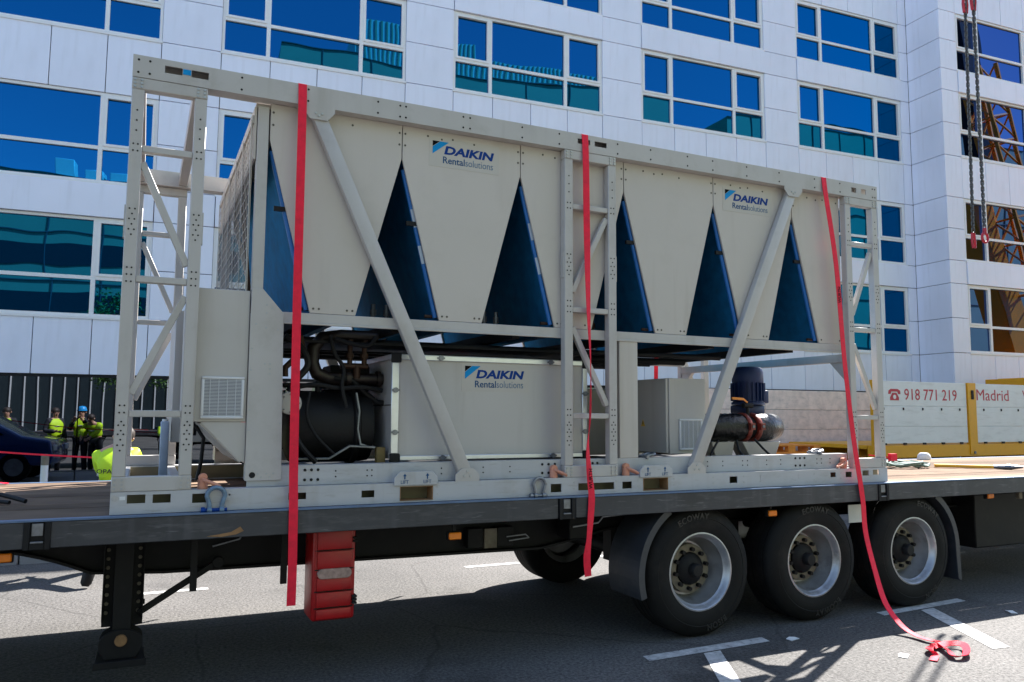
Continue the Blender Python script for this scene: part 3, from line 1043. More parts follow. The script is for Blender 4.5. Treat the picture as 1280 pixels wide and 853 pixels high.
# towers: ladder frames at both ends and in the middle, front and rear
ZP0, ZP1 = RH + 0.001, 2.496
def tower(x0, back, w=0.41):
    def Y(a, b): return (a, b) if not back else (D_ - b, D_ - a)
    a = MB()
    a.box(x0, x0 + w, *Y(0.002, 0.064), ZP0, 0.205)
    t = a.build('tower_frame', FRAME, chl, 0.004)
    MB().box(x0, x0 + w, *Y(0.002, 0.064), 2.428, ZP1).build('head_beam', FRAME, t, 0.004)
    pw = 0.07
    for x in (x0, x0 + w - pw):
        b = MB()
        b.box(x + 0.001, x + pw - 0.001, *Y(0.004, 0.066), 0.2055, 2.4275)
        b.build('post', FRAME, t, 0.004)
    xa, xb = x0 + pw, x0 + w - pw
    for z in (2.08, 1.32, 0.555):
        b = MB()
        b.box(xa, xb, *Y(0.010, 0.058), z - 0.019, z + 0.019)
        b.build('rung', FRAME, t, 0.003)
    y = 0.036 if not back else D_ - 0.036
    for (za, zb) in ((2.0, 1.415), (0.665, 1.235)) if x0 < 1 else ((1.45, 2.02), (1.19, 0.63)):
        b = MB()
        b.bar((xa + 0.005, y, za), (xb - 0.005, y, zb), 0.04, 0.036)
        b.build('diagonal_brace', FRAME, t, 0.003)
    q = MB()
    yb = -0.004 if not back else D_ + 0.004
    for x in (x0 + 0.017, x0 + 0.053, x0 + w - 0.053, x0 + w - 0.017):
        for z in (0.14, 0.163, 0.188, 2.44, 2.461, 2.482):
            q.cyl((x, yb, z), (x, 0.004 if not back else D_ - 0.004, z), 0.0075, 6)
    stuff(q.build('bolt_heads', BOLT, t))
    q = MB()
    for xm in (x0 + pw/2, x0 + w - pw/2):
        for z, dx in ((2.30, 0), (2.24, 0), (2.18, 0), (2.10, .012), (2.10, -.012), (2.06, .012), (2.06, -.012), (1.72, .014), (1.72, -.014), (1.69, 0), (1.66, .014),
                      (1.66, -.014), (1.63, 0), (1.60, .014), (1.60, -.014), (1.57, 0), (1.38, .012), (1.38, -.012), (1.34, .012), (1.34, -.012), (1.30, .012), (1.30, -.012), (0.60, .012), (0.60, -.012), (0.56, .012),
                      (0.56, -.012), (0.51, 0), (0.49, .014), (0.49, -.014), (0.46, 0), (0.44, .014), (0.44, -.014), (0.41, 0), (0.38, .014), (0.38, -.014), (0.35, 0)):
            q.cyl((xm + dx, 0.0025 if not back else D_ - 0.0025, z), (xm + dx, 0.005 if not back else D_ - 0.005, z), 0.0055, 6)
    stuff(q.build('punched_holes', HOLE, t))
    # splice plates on the sides of the posts
    for x in (x0, x0 + w):
        b = MB()
        b.box(x - 0.006, x + 0.006, *Y(0.012, 0.056), 1.55, 1.74)
        b.build('splice_plate', FRAME, t)
    return t
for x0, w in ((0.0, 0.41), (2.847, 0.44), (5.655, 0.40)):
    tower(x0, 0, w)
    tower(x0, 1, w)
# long raking braces with their gussets
def rake(xt, xb, y):
    a = MB()
    a.bar((xt, y, 2.455), (xb, y, 0.16), 0.088, 0.056)
    t = a.build('raking_brace', FRAME, chl, 0.006, 2)
    s = 1 if xb > xt else -1
    g1 = MB()
    g1.prism([(xt - 0.10, 2.496), (xt + 0.10, 2.496), (xt + 0.10, 2.47), (xt + 0.055, 2.415), (xt - 0.055, 2.415), (xt - 0.10, 2.47)], y - 0.038, y - 0.031)
    g1.build('gusset_plate', FRAME, t)
    g1 = MB()
    g1.prism([(xb - 0.085, RH), (xb + 0.085, RH), (xb + 0.085, 0.165), (xb + 0.04, 0.205), (xb - 0.04, 0.205), (xb - 0.085, 0.165)], y - 0.038, y - 0.031)
    g1.build('gusset_plate', FRAME, t)
    q = MB()
    for dx, z in ((-0.02, 2.455), (0.02, 2.455), (0.0, 2.44)): q.cyl((xt + dx, y - 0.043, z), (xt + dx, y - 0.03, z), 0.008, 6)
    for dx, z in ((-0.022, 0.155), (0.022, 0.155), (0.0, 0.185)): q.cyl((xb + dx, y - 0.043, z), (xb + dx, y - 0.03, z), 0.009, 6)
    stuff(q.build('gusset_bolts', BOLT, t))
rake(1.07, 2.11, 0.036)
rake(5.055, 3.995, 0.036)
rake(1.07, 2.11, D_ - 0.036)
rake(5.055, 3.995, D_ - 0.036)
# LIFT plates
for xa in (1.605, 3.468):
    a = MB()
    a.prism([(xa, RH - 0.015), (xa + 0.292, RH - 0.015), (xa + 0.292, 0.155), (xa + 0.255, 0.195), (xa + 0.037, 0.195), (xa, 0.155)], -0.012, -0.004)
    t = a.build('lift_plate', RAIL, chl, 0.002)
    for dx in (0.07, 0.222):
        text_fit('LIFT', 'lift_lettering', DTXT, t, xa + dx - 0.026, xa + dx + 0.026, 0.118, 0.140, -0.0125, bold=0.0)
        q = MB()
        q.prism([(xa + dx - 0.004, 0.146), (xa + dx + 0.004, 0.146), (xa + dx + 0.004, 0.166), (xa + dx + 0.012, 0.166), (xa + dx, 0.182), (xa + dx - 0.012, 0.166), (xa + dx - 0.004, 0.166)], -0.0137, -0.0125)
        q.build('lift_arrow', DTXT, t)
# ---- condenser section
AX = [0.782, 1.640, 2.521, 3.397, 4.257, 5.097]
ZA, ZBm = 2.262, 1.187
XE = 5.652
PY = 0.070
def side_panels(back):
    def Y(a, b): return (a, b) if not back else (D_ - b, D_ - a)
    for i, x in enumerate(AX):
        n = AX[i + 1] if i < 5 else None
        gpp = 0.003
        if n:
            pts = [(x + gpp, 2.495), (x + gpp, ZA), (x + 0.280, ZBm + 0.001), (n - 0.290, ZBm + 0.001), (n - gpp, ZA), (n - gpp, 2.495)]
        else:
            pts = [(x + gpp, 2.495), (x + gpp, ZA), (x + 0.275, ZBm + 0.001), (XE, ZBm + 0.001), (XE, 2.495)]
        a = MB()
        a.prism(pts, *Y(PY, PY + 0.018))
        p = a.build('side_panel', PANEL, chl, 0.002)
        if not back:
            q = MB()
            zt = 2.47
            sp = [(x + 0.02, zt - 0.03), (x + 0.02, zt - 0.11)]
            if n: sp += [(n - 0.02, zt - 0.03), (n - 0.02, zt - 0.11), (x + 0.30, ZBm + 0.03), (n - 0.31, ZBm + 0.03), (x + 0.335, ZBm + 0.03), (n - 0.345, ZBm + 0.03)]
            else: sp += [(XE - 0.04, ZBm + 0.03), (x + 0.30, ZBm + 0.03)]
            for dx in (0.18, 0.28, 0.36, 0.52): sp.append((x + dx, zt - 0.02 - 0.01*((dx*100) % 3)))
            for sx, sz in sp: q.cyl((sx, PY - 0.002, sz), (sx, PY + 0.002, sz), 0.0075, 8)
            stuff(q.build('panel_screws', MATS['screw'], p))
mat('screw', (0.09, 0.08, 0.07), 0.5, 0.4, var=0.2)
side_panels(0)
side_panels(1)
for back in (0, 1):
    def Y(a, b): return (a, b) if not back else (D_ - b, D_ - a)
    a = MB()
    a.box(0.72, XE, *Y(0.066, 0.125), 1.118, ZBm - 0.001)
    a.box(0.72, XE, *Y(0.058, 0.0655), 1.112, 1.128)
    a.build('middle_rail', FRAME, chl, 0.003)
    # corner column of the condenser end
    a = MB()
    a.box(0.709, 0.776, *Y(0.066, 0.13), 1.31, 2.47)
    a.build('end_column', FRAME, chl, 0.003)
    a = MB()
    a.prism([(0.706, 0.16), (0.918, 0.16), (0.900, 1.175), (0.776, 1.316), (0.709, 1.316), (0.706, 1.12)], *Y(0.052, 0.0635))
    cp_ = a.build('corner_plate', FRAME, chl, 0.002)
    a = MB()
    a.box(0.712, 0.905, *Y(0.0645, 0.16), 0.16, 1.17)
    a.build('corner_column', FRAME, cp_)
    if not back:
        q = MB()
        for x, z in ((0.80, 1.22), (0.83, 1.20), (0.80, 1.17), (0.74, 1.10), (0.80, 1.08), (0.87, 1.07), (0.72, 0.95), (0.72, 0.82), (0.72, 0.70), (0.72, 0.58), (0.72, 0.46), (0.90, 0.7), (0.90, 0.5),
                     (0.83, 0.86), (0.83, 0.83), (0.83, 0.80), (0.80, 0.86), (0.78, 0.2), (0.83, 0.2), (0.87, 0.2), (0.80, 0.18), (0.85, 0.18)):
            q.cyl((x, 0.049, z), (x, 0.053, z), 0.006, 8)
        stuff(q.build('plate_screws', BOLT, cp_))
        q = MB()
        q.cyl((0.748, 0.050, 0.193), (0.748, 0.054, 0.193), 0.018, 16)
        q.build('cable_hole', HOLE, cp_)
a = MB()
a.box(0.70, XE, 0.09, D_ - 0.09, 2.462, 2.492)
a.build('shading_fan_deck', PANEL, chl)  # unseen top deck, closed to keep the coil space dark
a = MB()
a.prism([(0.08, 2.13), (D_ - 0.08, 2.13), (D_ - 0.08, 2.461), (0.08, 2.461)], 0.690, 0.704, 'yz')
a.build('end_header_panel', PANEL, chl)
# coils: two slabs per V, with blue header tubes along the edges
for i, x in enumerate(AX):
    for s in (1, -1):
        if s < 0 and i == 0: continue
        a = MB()
        p0, p1 = (x + s*0.055, 2.30), (x + s*0.315, 1.19)
        a.bar((p0[0], 0.12, p0[1]), (p1[0], 0.12, p1[1]), 0.03, 0.03)
        n = Vector((p1[1] - p0[1], 0, -(p1[0] - p0[0]))).normalized()*0.02
        a = MB()
        a.prism([(p0[0] - n.x, p0[1] - n.z), (p1[0] - n.x, p1[1] - n.z), (p1[0] + n.x, p1[1] + n.z), (p0[0] + n.x, p0[1] + n.z)], 0.095, D_ - 0.095)
        c_ = a.build('condenser_coil', COIL, chl)
        if s > 0:
            tb = MB()
            tb.tube([(p0[0] - 0.035, 0.11, p0[1] - 0.10), (p1[0] - 0.05, 0.11, p1[1] + 0.02)], 0.017, 10)
            tb.build('header_tube', TUBEB, c_)
            if i in (1, 3, 4, 5, 0):
                b = MB()
                t = 0.42 if i < 3 else 0.38
                xx, zz = p0[0] + (p1[0] - p0[0])*t, p0[1] + (p1[1] - p0[1])*t
                b.box(xx - 0.12, xx - 0.045, 0.086, 0.108, zz - 0.012, zz + 0.016)
                b.build('tube_clip', BLACK, c_)
            if i in (1, 2):
                for t in (0.33, 0.55):
                    xx, zz = p0[0] + (p1[0] - p0[0])*t - 0.03, p0[1] + (p1[1] - p0[1])*t
                    b = MB()
                    b.bar((xx - 0.03, 0.092, zz), (xx, 0.092, zz - 0.12), 0.022, 0.004)
                    b.build('coil_label', POST, c_)
            if i in (1, 2, 3, 4):
                b = MB()
                for dx in (0.20, 0.30):
                    b.cyl((p1[0] - 0.02 - dx, 0.7, p1[1] + 0.0), (p1[0] - 0.02 - dx, 0.7, p1[1] + 0.17), 0.016, 8)
                    b.cyl((p1[0] - 0.02 - dx, 0.7, p1[1] + 0.09), (p1[0] - 0.02 - dx, 0.7, p1[1] + 0.13), 0.024, 8)
                b.cyl((p1[0] - 0.36, 0.7, p1[1] + 0.03), (p1[0] - 0.1, 0.7, p1[1] + 0.03), 0.014, 8)
                b.build('valve_stems', GREYM if i < 3 else COPPER, c_)
            b = MB()
            b.cyl((p1[0] - 0.12, 0.13, p1[1] + 0.03), (p1[0] - 0.02, 0.13, p1[1] + 0.03), 0.012, 8)
            b.cyl((p1[0] - 0.03, 0.12, p1[1] + 0.17), (p1[0] - 0.03, 0.16, p1[1] + 0.17), 0.018, 8)
            b.build('copper_elbow', COPPER, c_)
# wire guard on the left end
a = MB()
gx = 0.684
y0_, y1_, z0_, z1_ = 0.10, D_ - 0.10, 1.30, 2.36
for k in range(26):
    y = y0_ + (y1_ - y0_)*k/25
    a.box(gx - 0.002, gx + 0.002, y - 0.002, y + 0.002, z0_, z1_)
for k in range(16):
    z = z0_ + (z1_ - z0_)*k/15
    a.box(gx - 0.006, gx - 0.0025, y0_, y1_, z - 0.0022, z + 0.0022)
gd = stuff(a.build('wire_guard', PANEL, chl))
gr = MB()
for y in [y0_ + (y1_ - y0_)*i/5 for i in range(6)]:
    gr.box(gx - 0.011, gx - 0.005, y - 0.008, y + 0.008, z0_, z1_ + 0.02)
gr.box(gx - 0.006, gx + 0.018, y0_ - 0.01, y1_ + 0.01, z1_, z1_ + 0.05)
gr.build('guard_ribs', FRAME, chl)
a = MB()
a.bar((0.70, 0.9, 2.28), (0.80, 0.9, 1.25), 0.03, 0.03)
a.build('end_strut', COPPER, chl)
# ---- base frame of the machine
for back in (0, 1):
    def Y(a, b): return (a, b) if not back else (D_ - b, D_ - a)
    a = MB()
    a.box(0.72, 5.652, *Y(0.066, 0.076), RH + 0.002, 0.245)
    a.box(0.721, 5.651, *Y(0.0762, 0.16), 0.235, 0.2445)
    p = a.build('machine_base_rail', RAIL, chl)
    if not back:
        q = MB()
        for xs in ((1.06, 1.10, 1.14), (2.70, 2.75, 2.80), (3.11, 3.15), (5.06, 5.11, 5.16)):
            for x in xs:
                for z in (0.155, 0.215): q.cyl((x, 0.062, z), (x, 0.067, z), 0.009, 10)
        for x in (1.25, 1.45, 1.48, 1.95, 2.25, 2.45, 4.1, 4.15, 4.3, 4.5, 4.55, 4.75, 4.9, 5.3, 5.35, 5.45):
            for z in (0.17, 0.205): q.cyl((x, 0.064, z), (x, 0.067, z), 0.005, 8)
        stuff(q.build('base_holes', HOLE, p))
    a = MB()
    a.box(3.345, 3.508, *Y(0.0655, 0.14), 0.2455, 1.1175)
    a.build('support_column', PANEL, chl, 0.003)
a = MB()
a.box(0.92, 5.62, 0.17, D_ - 0.17, 0.135, 0.150)
a.build('drip_tray', DARK, chl)
for x in (1.0, 1.64, 2.52, 3.40, 4.26, 5.1):
    MB().box(x - 0.03, x + 0.03, 0.13, D_ - 0.13, 1.10, 1.165).build('condenser_cross_member', DARK, chl)
a = MB()
a.box(5.662, 5.722, 0.067, D_ - 0.067, 1.035, 1.105)
a.prism([(0.067, 1.034), (0.24, 1.034), (0.067, 0.86)], 5.672, 5.712, 'yz')
a.prism([(D_ - 0.067, 1.034), (D_ - 0.24, 1.034), (D_ - 0.067, 0.86)], 5.672, 5.712, 'yz')
a.build('end_cross_beam', FRAME, chl)
a = MB()
for y, z, r in ((0.5, 1.06, 0.022), (0.58, 1.07, 0.016), (1.0, 1.05, 0.03), (1.55, 1.06, 0.022), (2.0, 1.06, 0.03)):
    a.tube([(0.95, y, z), (2.6, y, z - 0.005), (4.65, y, z)], r, 10)
a.build('liquid_lines', BLACK, chl)
a = MB()
a.box(1.0, 3.3, 0.35, 0.95, 1.03, 1.045)
a.build('cable_tray', DARK, chl)
# ---- left control cabinet
a = MB()
a.box(0.402, 0.7045, 0.072, 1.18, 0.508, 1.302)
cab = a.build('control_cabinet', CABINET, chl, 0.004)
a = MB()
a.prism([(0.45, 0.5065), (0.7045, 0.5065), (0.7045, 0.275), (0.675, 0.275)], 0.073, 0.085)
a.prism([(0.45, 0.5065), (0.7045, 0.5065), (0.7045, 0.275), (0.675, 0.275)], 1.165, 1.18)
a.bar((0.45, 0.62, 0.5), (0.68, 0.62, 0.27), 0.01, 1.08, up=(0, 1, 0))
a.build('sloped_bottom', CABINET, cab)
a = MB()
a.box(0.378, 0.398, 0.085, 1.16, 0.52, 1.29)
dr = a.build('cabinet_door', CABINET, cab, 0.004)
a = MB()
a.box(0.366, 0.4015, 0.076, 0.12, 1.14, 1.19)
a.box(0.366, 0.4015, 0.076, 0.12, 0.62, 0.67)
a.build('door_hinge', BLACK, dr, 0.003)
a = MB()
a.box(0.33, 0.70, 1.25, 2.3, 0.35, 1.30)
a.build('rear_cabinet', CABINET, chl, 0.004)
def vent(parent, x0, x1, z0, z1, y, n):
    a = MB()
    f = 0.016
    a.box(x0, x1, y - 0.016, y - 0.001, z0, z0 + f)
    a.box(x0, x1, y - 0.016, y - 0.001, z1 - f, z1)
    a.box(x0, x0 + f, y - 0.016, y - 0.001, z0 + f, z1 - f)
    a.box(x1 - f, x1, y - 0.016, y - 0.001, z0 + f, z1 - f)
    v = a.build('vent_grille', VENTW, parent, 0.005, 2)
    b = MB()
    for k in range(n):
        z = z0 + f + (k + 0.5)*(z1 - z0 - 2*f)/n
        b.box(x0 + f, x1 - f, y - 0.012, y - 0.005, z - 0.30*(z1 - z0 - 2*f)/n, z + 0.22*(z1 - z0 - 2*f)/n)
    for k in range(1, 5):
        x = x0 + (x1 - x0)*k/5
        b.box(x - 0.0015, x + 0.0015, y - 0.0145, y - 0.003, z0 + f, z1 - f)
    stuff(b.build('vent_slats', VENTD, v))
    MB().box(x0 + f, x1 - f, y - 0.0028, y - 0.0008, z0 + f, z1 - f).build('vent_backing', mat('vent_backing' + parent.name, (0.12, 0.13, 0.15), 0.8), v)
vent(cab, 0.447, 0.687, 0.527, 0.776, 0.072, 26)
q = MB()
q.tube([(0.37, 0.6, 0.46), (0.46, 0.6, 0.46)], 0.045, 16)
q.tube([(0.45, 0.5, 0.48), (0.50, 0.5, 0.40), (0.49, 0.5, 0.25), (0.47, 0.5, 0.14)], 0.012, 8)
q.build('cable_gland', BLACK, chl)
# ---- compressor enclosure
a = MB()
a.box(1.645, 3.14, 0.20, 0.90, 0.262, 0.965)
box_ = a.build('compressor_enclosure', CABINET, chl, 0.003)
t = MB()
t.box(1.635, 1.688, 0.188, 0.199, 0.30, 0.905)
t.build('aluminium_trim', GALV, box_, 0.004)
t = MB()
t.box(1.700, 3.10, 0.188, 0.199, 0.925, 0.962)
t.box(1.700, 3.10, 0.188, 0.199, 0.253, 0.285)
t.box(3.10, 3.142, 0.188, 0.199, 0.30, 0.915)
t.box(1.633, 1.6445, 0.21, 0.89, 0.925, 0.962)
t.build('aluminium_trim', GALV, box_, 0.004)
t = MB()
for z0, z1 in ((0.906, 0.968), (0.235, 0.299)):
    MB().box(1.630, 1.70, 0.184, 0.1985, z0, z1).build('trim_corner', BLACK, box_, 0.004)
    MB().box(3.101, 3.147, 0.184, 0.1985, z0, z1).build('trim_corner', BLACK, box_, 0.004)
for x, z in ((1.662, 0.72), (1.662, 0.44), (1.98, 0.944), (2.83, 0.944), (2.0, 0.268), (2.85, 0.268), (3.12, 0.72), (3.12, 0.44)):
    t = MB()
    t.cyl((x, 0.172, z), (x, 0.190, z), 0.018, 10)
    t.box(x - 0.026, x + 0.026, 0.176, 0.186, z - 0.006, z + 0.006)
    t.build('panel_latch', GREYM, box_, 0.0)
t = MB()
t.box(1.6425, 1.6448, 0.22, 0.885, 0.618, 0.624)
t.build('panel_seam', HOLE, box_)
t = MB()
t.tube([(1.30, 0.42, 0.80), (1.42, 0.42, 0.79), (1.52, 0.42, 0.70), (1.60, 0.42, 0.64), (1.66, 0.42, 0.635)], 0.02, 10)
t.build('flexible_conduit', BLACK, box_)
# ---- black insulated evaporator, flange and pipework in front of it
e = MB()
e.lathe([(0.0, 0.0), (0.20, 0.0), (0.235, 0.02), (0.24, 0.06), (0.24, 0.50), (0.235, 0.54), (0.0, 0.56)], (1.02, 0.55, 0.475), (1, 0, 0), 32)
ev = e.build('evaporator', BLACK, chl)
e = MB()
e.lathe([(0.245, 0.40), (0.262, 0.41), (0.262, 0.44), (0.245, 0.45)], (1.02, 0.55, 0.475), (1, 0, 0), 32)
e.build('evaporator_band', DARK, ev)
e = MB()
e.tube([(1.43, 0.315, 0.70), (1.45, 0.30, 0.58), (1.44, 0.295, 0.46), (1.46, 0.29, 0.36), (1.55, 0.28, 0.33)], 0.009, 6)
e.tube([(1.02, 0.28, 0.27), (1.25, 0.27, 0.27), (1.38, 0.26, 0.35), (1.55, 0.26, 0.34)], 0.009, 6)
e.build('sensor_cable', GREYM, ev)
e = MB()
e.lathe([(0.0, 0.0), (0.068, 0.0), (0.072, 0.004), (0.072, 0.022), (0.05, 0.024), (0.05, 0.2)], (0.985, 0.22, 0.625), (0, 1, 0), 28)
fl = e.build('end_flange', CABINET, chl)
e = MB()
for k in range(8):
    t = 2*math.pi*k/8
    e.cyl((0.985 + 0.056*math.cos(t), 0.212, 0.625 + 0.056*math.sin(t)), (0.985 + 0.056*math.cos(t), 0.222, 0.625 + 0.056*math.sin(t)), 0.006, 6)
e.build('flange_bolts', GREYM, fl)
e = MB()
e.tube([(1.60, 0.45, 1.09), (1.35, 0.45, 1.09), (1.22, 0.45, 1.07), (1.165, 0.45, 1.0), (1.16, 0.45, 0.90), (1.19, 0.45, 0.83), (1.27, 0.45, 0.80), (1.40, 0.45, 0.80)], 0.045, 14)
e.tube([(1.38, 0.45, 0.80), (1.66, 0.45, 0.80)], 0.038, 14)
e.cyl((1.385, 0.45, 0.80), (1.415, 0.45, 0.80), 0.058, 14)
e.cyl((1.60, 0.45, 0.80), (1.625, 0.45, 0.80), 0.058, 14)
e.build('suction_pipe', mat('dark_brown_pipe', (0.022, 0.014, 0.011), 0.4, 0.3, var=0.4, scale=14), chl)
e = MB()
for x in (1.405, 1.505):
    e.cyl((x, 0.42, 0.88), (x, 0.42, 1.06), 0.018, 10)
    e.cyl((x, 0.42, 0.94), (x, 0.42, 0.97), 0.028, 8)
    e.cyl((x, 0.42, 1.035), (x, 0.42, 1.065), 0.024, 6)
e.cyl((1.34, 0.42, 0.885), (1.53, 0.42, 0.885), 0.020, 10)
e.cyl((1.455, 0.42, 0.80), (1.455, 0.42, 0.885), 0.026, 10)
e.build('copper_valves', COPPER, chl)
e = MB()
e.tube([(1.06, 0.36, 1.07), (1.08, 0.36, 0.98), (1.03, 0.36, 0.92), (0.97, 0.36, 0.86), (0.97, 0.36, 0.80)], 0.020, 10)
e.build('copper_line', COPPER, chl)
for k, (pp_, rr_) in enumerate((([(0.95, 0.30, 1.06), (1.05, 0.30, 1.0), (1.10, 0.28, 0.88), (1.03, 0.27, 0.78), (0.98, 0.27, 0.70)], 0.022),
                   ([(1.0, 0.34, 0.72), (1.15, 0.32, 0.75), (1.32, 0.33, 0.73), (1.48, 0.35, 0.74), (1.62, 0.36, 0.72)], 0.016),
                   ([(1.25, 0.33, 1.08), (1.28, 0.32, 0.96), (1.34, 0.31, 0.86), (1.33, 0.30, 0.74), (1.36, 0.29, 0.60)], 0.014),
                   ([(1.02, 0.24, 0.66), (1.0, 0.23, 0.5), (1.06, 0.23, 0.36), (1.16, 0.24, 0.25)], 0.018),
                   ([(1.55, 0.30, 1.08), (1.50, 0.30, 1.02), (1.38, 0.31, 1.03), (1.28, 0.32, 1.06)], 0.016),
                   ([(1.12, 0.30, 0.70), (1.10, 0.27, 0.55), (1.16, 0.26, 0.42), (1.28, 0.27, 0.30)], 0.010))):
    hz = MB()
    hz.tube([p[:3] for p in interp(pp_, 5)], rr_, 8)
    hz.build('hose', BLACK, chl)
e = MB()
e.box(0.98, 1.62, 0.5, 0.56, 0.735, 0.765)
e.box(1.32, 1.60, 0.62, 0.9, 0.72, 0.90)
e.box(1.0, 1.6, 1.0, 1.4, 0.3, 0.7)
e.cyl((1.2, 0.45, 0.70), (1.2, 0.45, 0.78), 0.02, 8)
e.build('compressor_block', DARK, chl, 0.01)
e = MB()
e.box(1.0, 1.6, 0.2, 0.3, 0.152, 0.19)
e.box(1.56, 1.62, 0.25, 0.30, 0.19, 0.34)
e.build('evaporator_foot', mat('ochre_foot', (0.22, 0.15, 0.05), 0.7, var=0.3), chl, 0.004)
# ---- pump controller cabinet
a = MB()
a.box(3.965, 4.33, 0.30, 0.76, 0.255, 0.862)
pc = a.build('pump_cabinet', CABINET, chl, 0.004)
a = MB()
a.box(3.940, 3.963, 0.31, 0.755, 0.262, 0.856)
pd = a.build('pump_cabinet_door', CABINET, pc, 0.003)
a = MB()
a.prism([(0.60, 0.47), (0.66, 0.47), (0.63, 0.53)], 3.9385, 3.9398, 'yz')
wt = a.build('warning_triangle', WARN, pd)
a = MB()
a.box(3.9372, 3.9384, 0.626, 0.634, 0.485, 0.512)
a.build('warning_bolt', DBLACK, wt)
vent(pc, 4.055, 4.285, 0.285, 0.535, 0.30, 26)
# ---- pump set: upright navy motor, taped pipework, red couplings
pm = MB()
cx, cy = 5.225, 0.80
pm.lathe([(0.0, 0.0), (0.15, 0.0), (0.15, 0.02), (0.135, 0.03), (0.135, 0.20), (0.142, 0.21), (0.142, 0.30), (0.128, 0.335), (0.09, 0.35), (0.0, 0.352)], (cx, cy, 0.665), (0, 0, 1), 28)
mo = pm.build('pump_motor', NAVY, chl)
pm = MB()
for k in range(22):
    t = 2*math.pi*k/22
    pm.bar((cx + 0.142*math.cos(t), cy + 0.142*math.sin(t), 0.70), (cx + 0.142*math.cos(t), cy + 0.142*math.sin(t), 0.865), 0.006, 0.03, up=(math.cos(t), math.sin(t), 0))
stuff(pm.build('cooling_fins', NAVY, mo))
pm = MB()
pm.box(cx + 0.13, cx + 0.20, cy - 0.06, cy + 0.06, 0.68, 0.80)
pm.build('terminal_box', NAVY, mo, 0.012, 2)
pm = MB()
pm.box(cx - 0.115, cx + 0.115, cy - 0.1, cy + 0.12, 0.575, 0.663)
pm.build('pump_head', NAVY, mo, 0.02, 2)
pp = MB()
pp.tube([(4.60, 0.62, 0.46), *[(4.62 + 0.03*k, 0.62, 0.46) for k in range(12)], (4.98, 0.62, 0.46)], [0.12] + [0.118 if k % 2 else 0.126 for k in range(12)] + [0.12], 22)
pl_ = pp.build('insulated_pipe', TAPEB, chl)
pp = MB()
pp.tube([(5.10, 0.62, 0.46), (5.22, 0.62, 0.46), (5.32, 0.65, 0.46), (5.42, 0.73, 0.46), (5.48, 0.84, 0.46), (5.49, 1.0, 0.46)], [0.122, 0.126, 0.118, 0.124, 0.119, 0.12], 22)
pp.build('insulated_elbow', TAPEB, pl_)
for x in (4.985, 5.10):
    pp = MB()
    pp.lathe([(0.09, -0.022), (0.124, -0.022), (0.130, -0.014), (0.130, 0.014), (0.124, 0.022), (0.09, 0.022)], (x, 0.62, 0.46), (1, 0, 0), 28)
    pp.box(x - 0.024, x + 0.024, 0.47, 0.51, 0.44, 0.50)
    cpn = pp.build('pipe_coupling', COUPL, pl_)
    MB().cyl((x, 0.462, 0.47), (x, 0.50, 0.47), 0.014, 8).build('coupling_bolt', GREYM, cpn)
pp = MB()
pp.lathe([(0.0, 0.0), (0.10, 0.0), (0.10, 0.085), (0.0, 0.085)], (5.0, 0.62, 0.46), (1, 0, 0), 20)
pp.cyl((5.04, 0.60, 0.55), (5.04, 0.60, 0.67), 0.016, 10)
pp.cyl((4.99, 0.60, 0.655), (5.09, 0.60, 0.655), 0.024, 10)
vv = pp.build('butterfly_valve', DARK, pl_)
pp = MB()
pp.bar((5.04, 0.60, 0.68), (4.95, 0.55, 0.71), 0.016, 0.008)
pp.bar((4.95, 0.55, 0.71), (4.78, 0.50, 0.715), 0.02, 0.01)
pp.build('valve_lever', PALLET, pl_)
pp = MB()
pp.prism([(4.92, 0.335), (5.36, 0.335), (5.28, 0.175), (5.02, 0.175)], 0.54, 0.72)
pp.prism([(4.60, 0.335), (4.85, 0.335), (4.82, 0.205), (4.64, 0.205)], 0.56, 0.72)
pp.build('pump_foot', PANEL, chl, 0.004)
pp = MB()
pp.tube([(4.82, 0.5, 0.35), (4.80, 0.45, 0.27), (4.83, 0.4, 0.2), (4.86, 0.38, 0.16)], 0.010, 6)
pp.tube([(5.02, 0.5, 0.36), (5.07, 0.45, 0.28), (5.15, 0.42, 0.2), (5.2, 0.4, 0.16)], 0.010, 6)
pp.tube([(4.42, 0.4, 0.17), (4.50, 0.42, 0.28), (4.62, 0.5, 0.35)], 0.010, 6)
stuff(pp.build('motor_cables', BLACK, chl))
# rear pump / pipe mass further inside
pp = MB()
pp.box(4.5, 4.8, 1.2, 1.5, 0.2, 0.75)
pp.box(3.6, 4.4, 1.3, 2.1, 0.2, 0.80)
pp.build('buffer_tank', PANEL, chl, 0.03, 2)
# ---- decals
def decal(x0, z1, y, parent=chl):
    w, h = 0.52, 0.205
    b = MB().box(x0, x0 + w, y - 0.0016, y - 0.0002, z1 - h, z1).build('brand_decal', DECALB, parent)
    lx, lz = x0 + 0.024, z1 - 0.026
    y2 = y - 0.0018
    MB().prism([(lx, lz), (lx + 0.052, lz), (lx, lz - 0.040)], y2 - 0.001, y2).build('logo_corner', DBLACK, b)
    MB().prism([(lx + 0.055, lz), (lx + 0.118, lz), (lx, lz - 0.092), (lx, lz - 0.043)], y2 - 0.001, y2).build('logo_stripe', DCYAN, b)
    text_fit('DAIKIN', 'logo_lettering', DBLUE, b, x0 + 0.108, x0 + 0.482, z1 - 0.112, z1 - 0.052, y2, bold=0.042, shear=0.18)
    text_fit('Rental', 'logo_lettering', DTXT, b, x0 + 0.100, x0 + 0.260, z1 - 0.176, z1 - 0.128, y2, bold=0.012)
    text_fit('solutions', 'logo_lettering', DTXT2, b, x0 + 0.266, x0 + 0.474, z1 - 0.176, z1 - 0.127, y2, bold=-0.004)
decal(1.83, 2.452, PY)
decal(2.138, 0.925, 0.20)
decal(4.353, 2.436, PY)
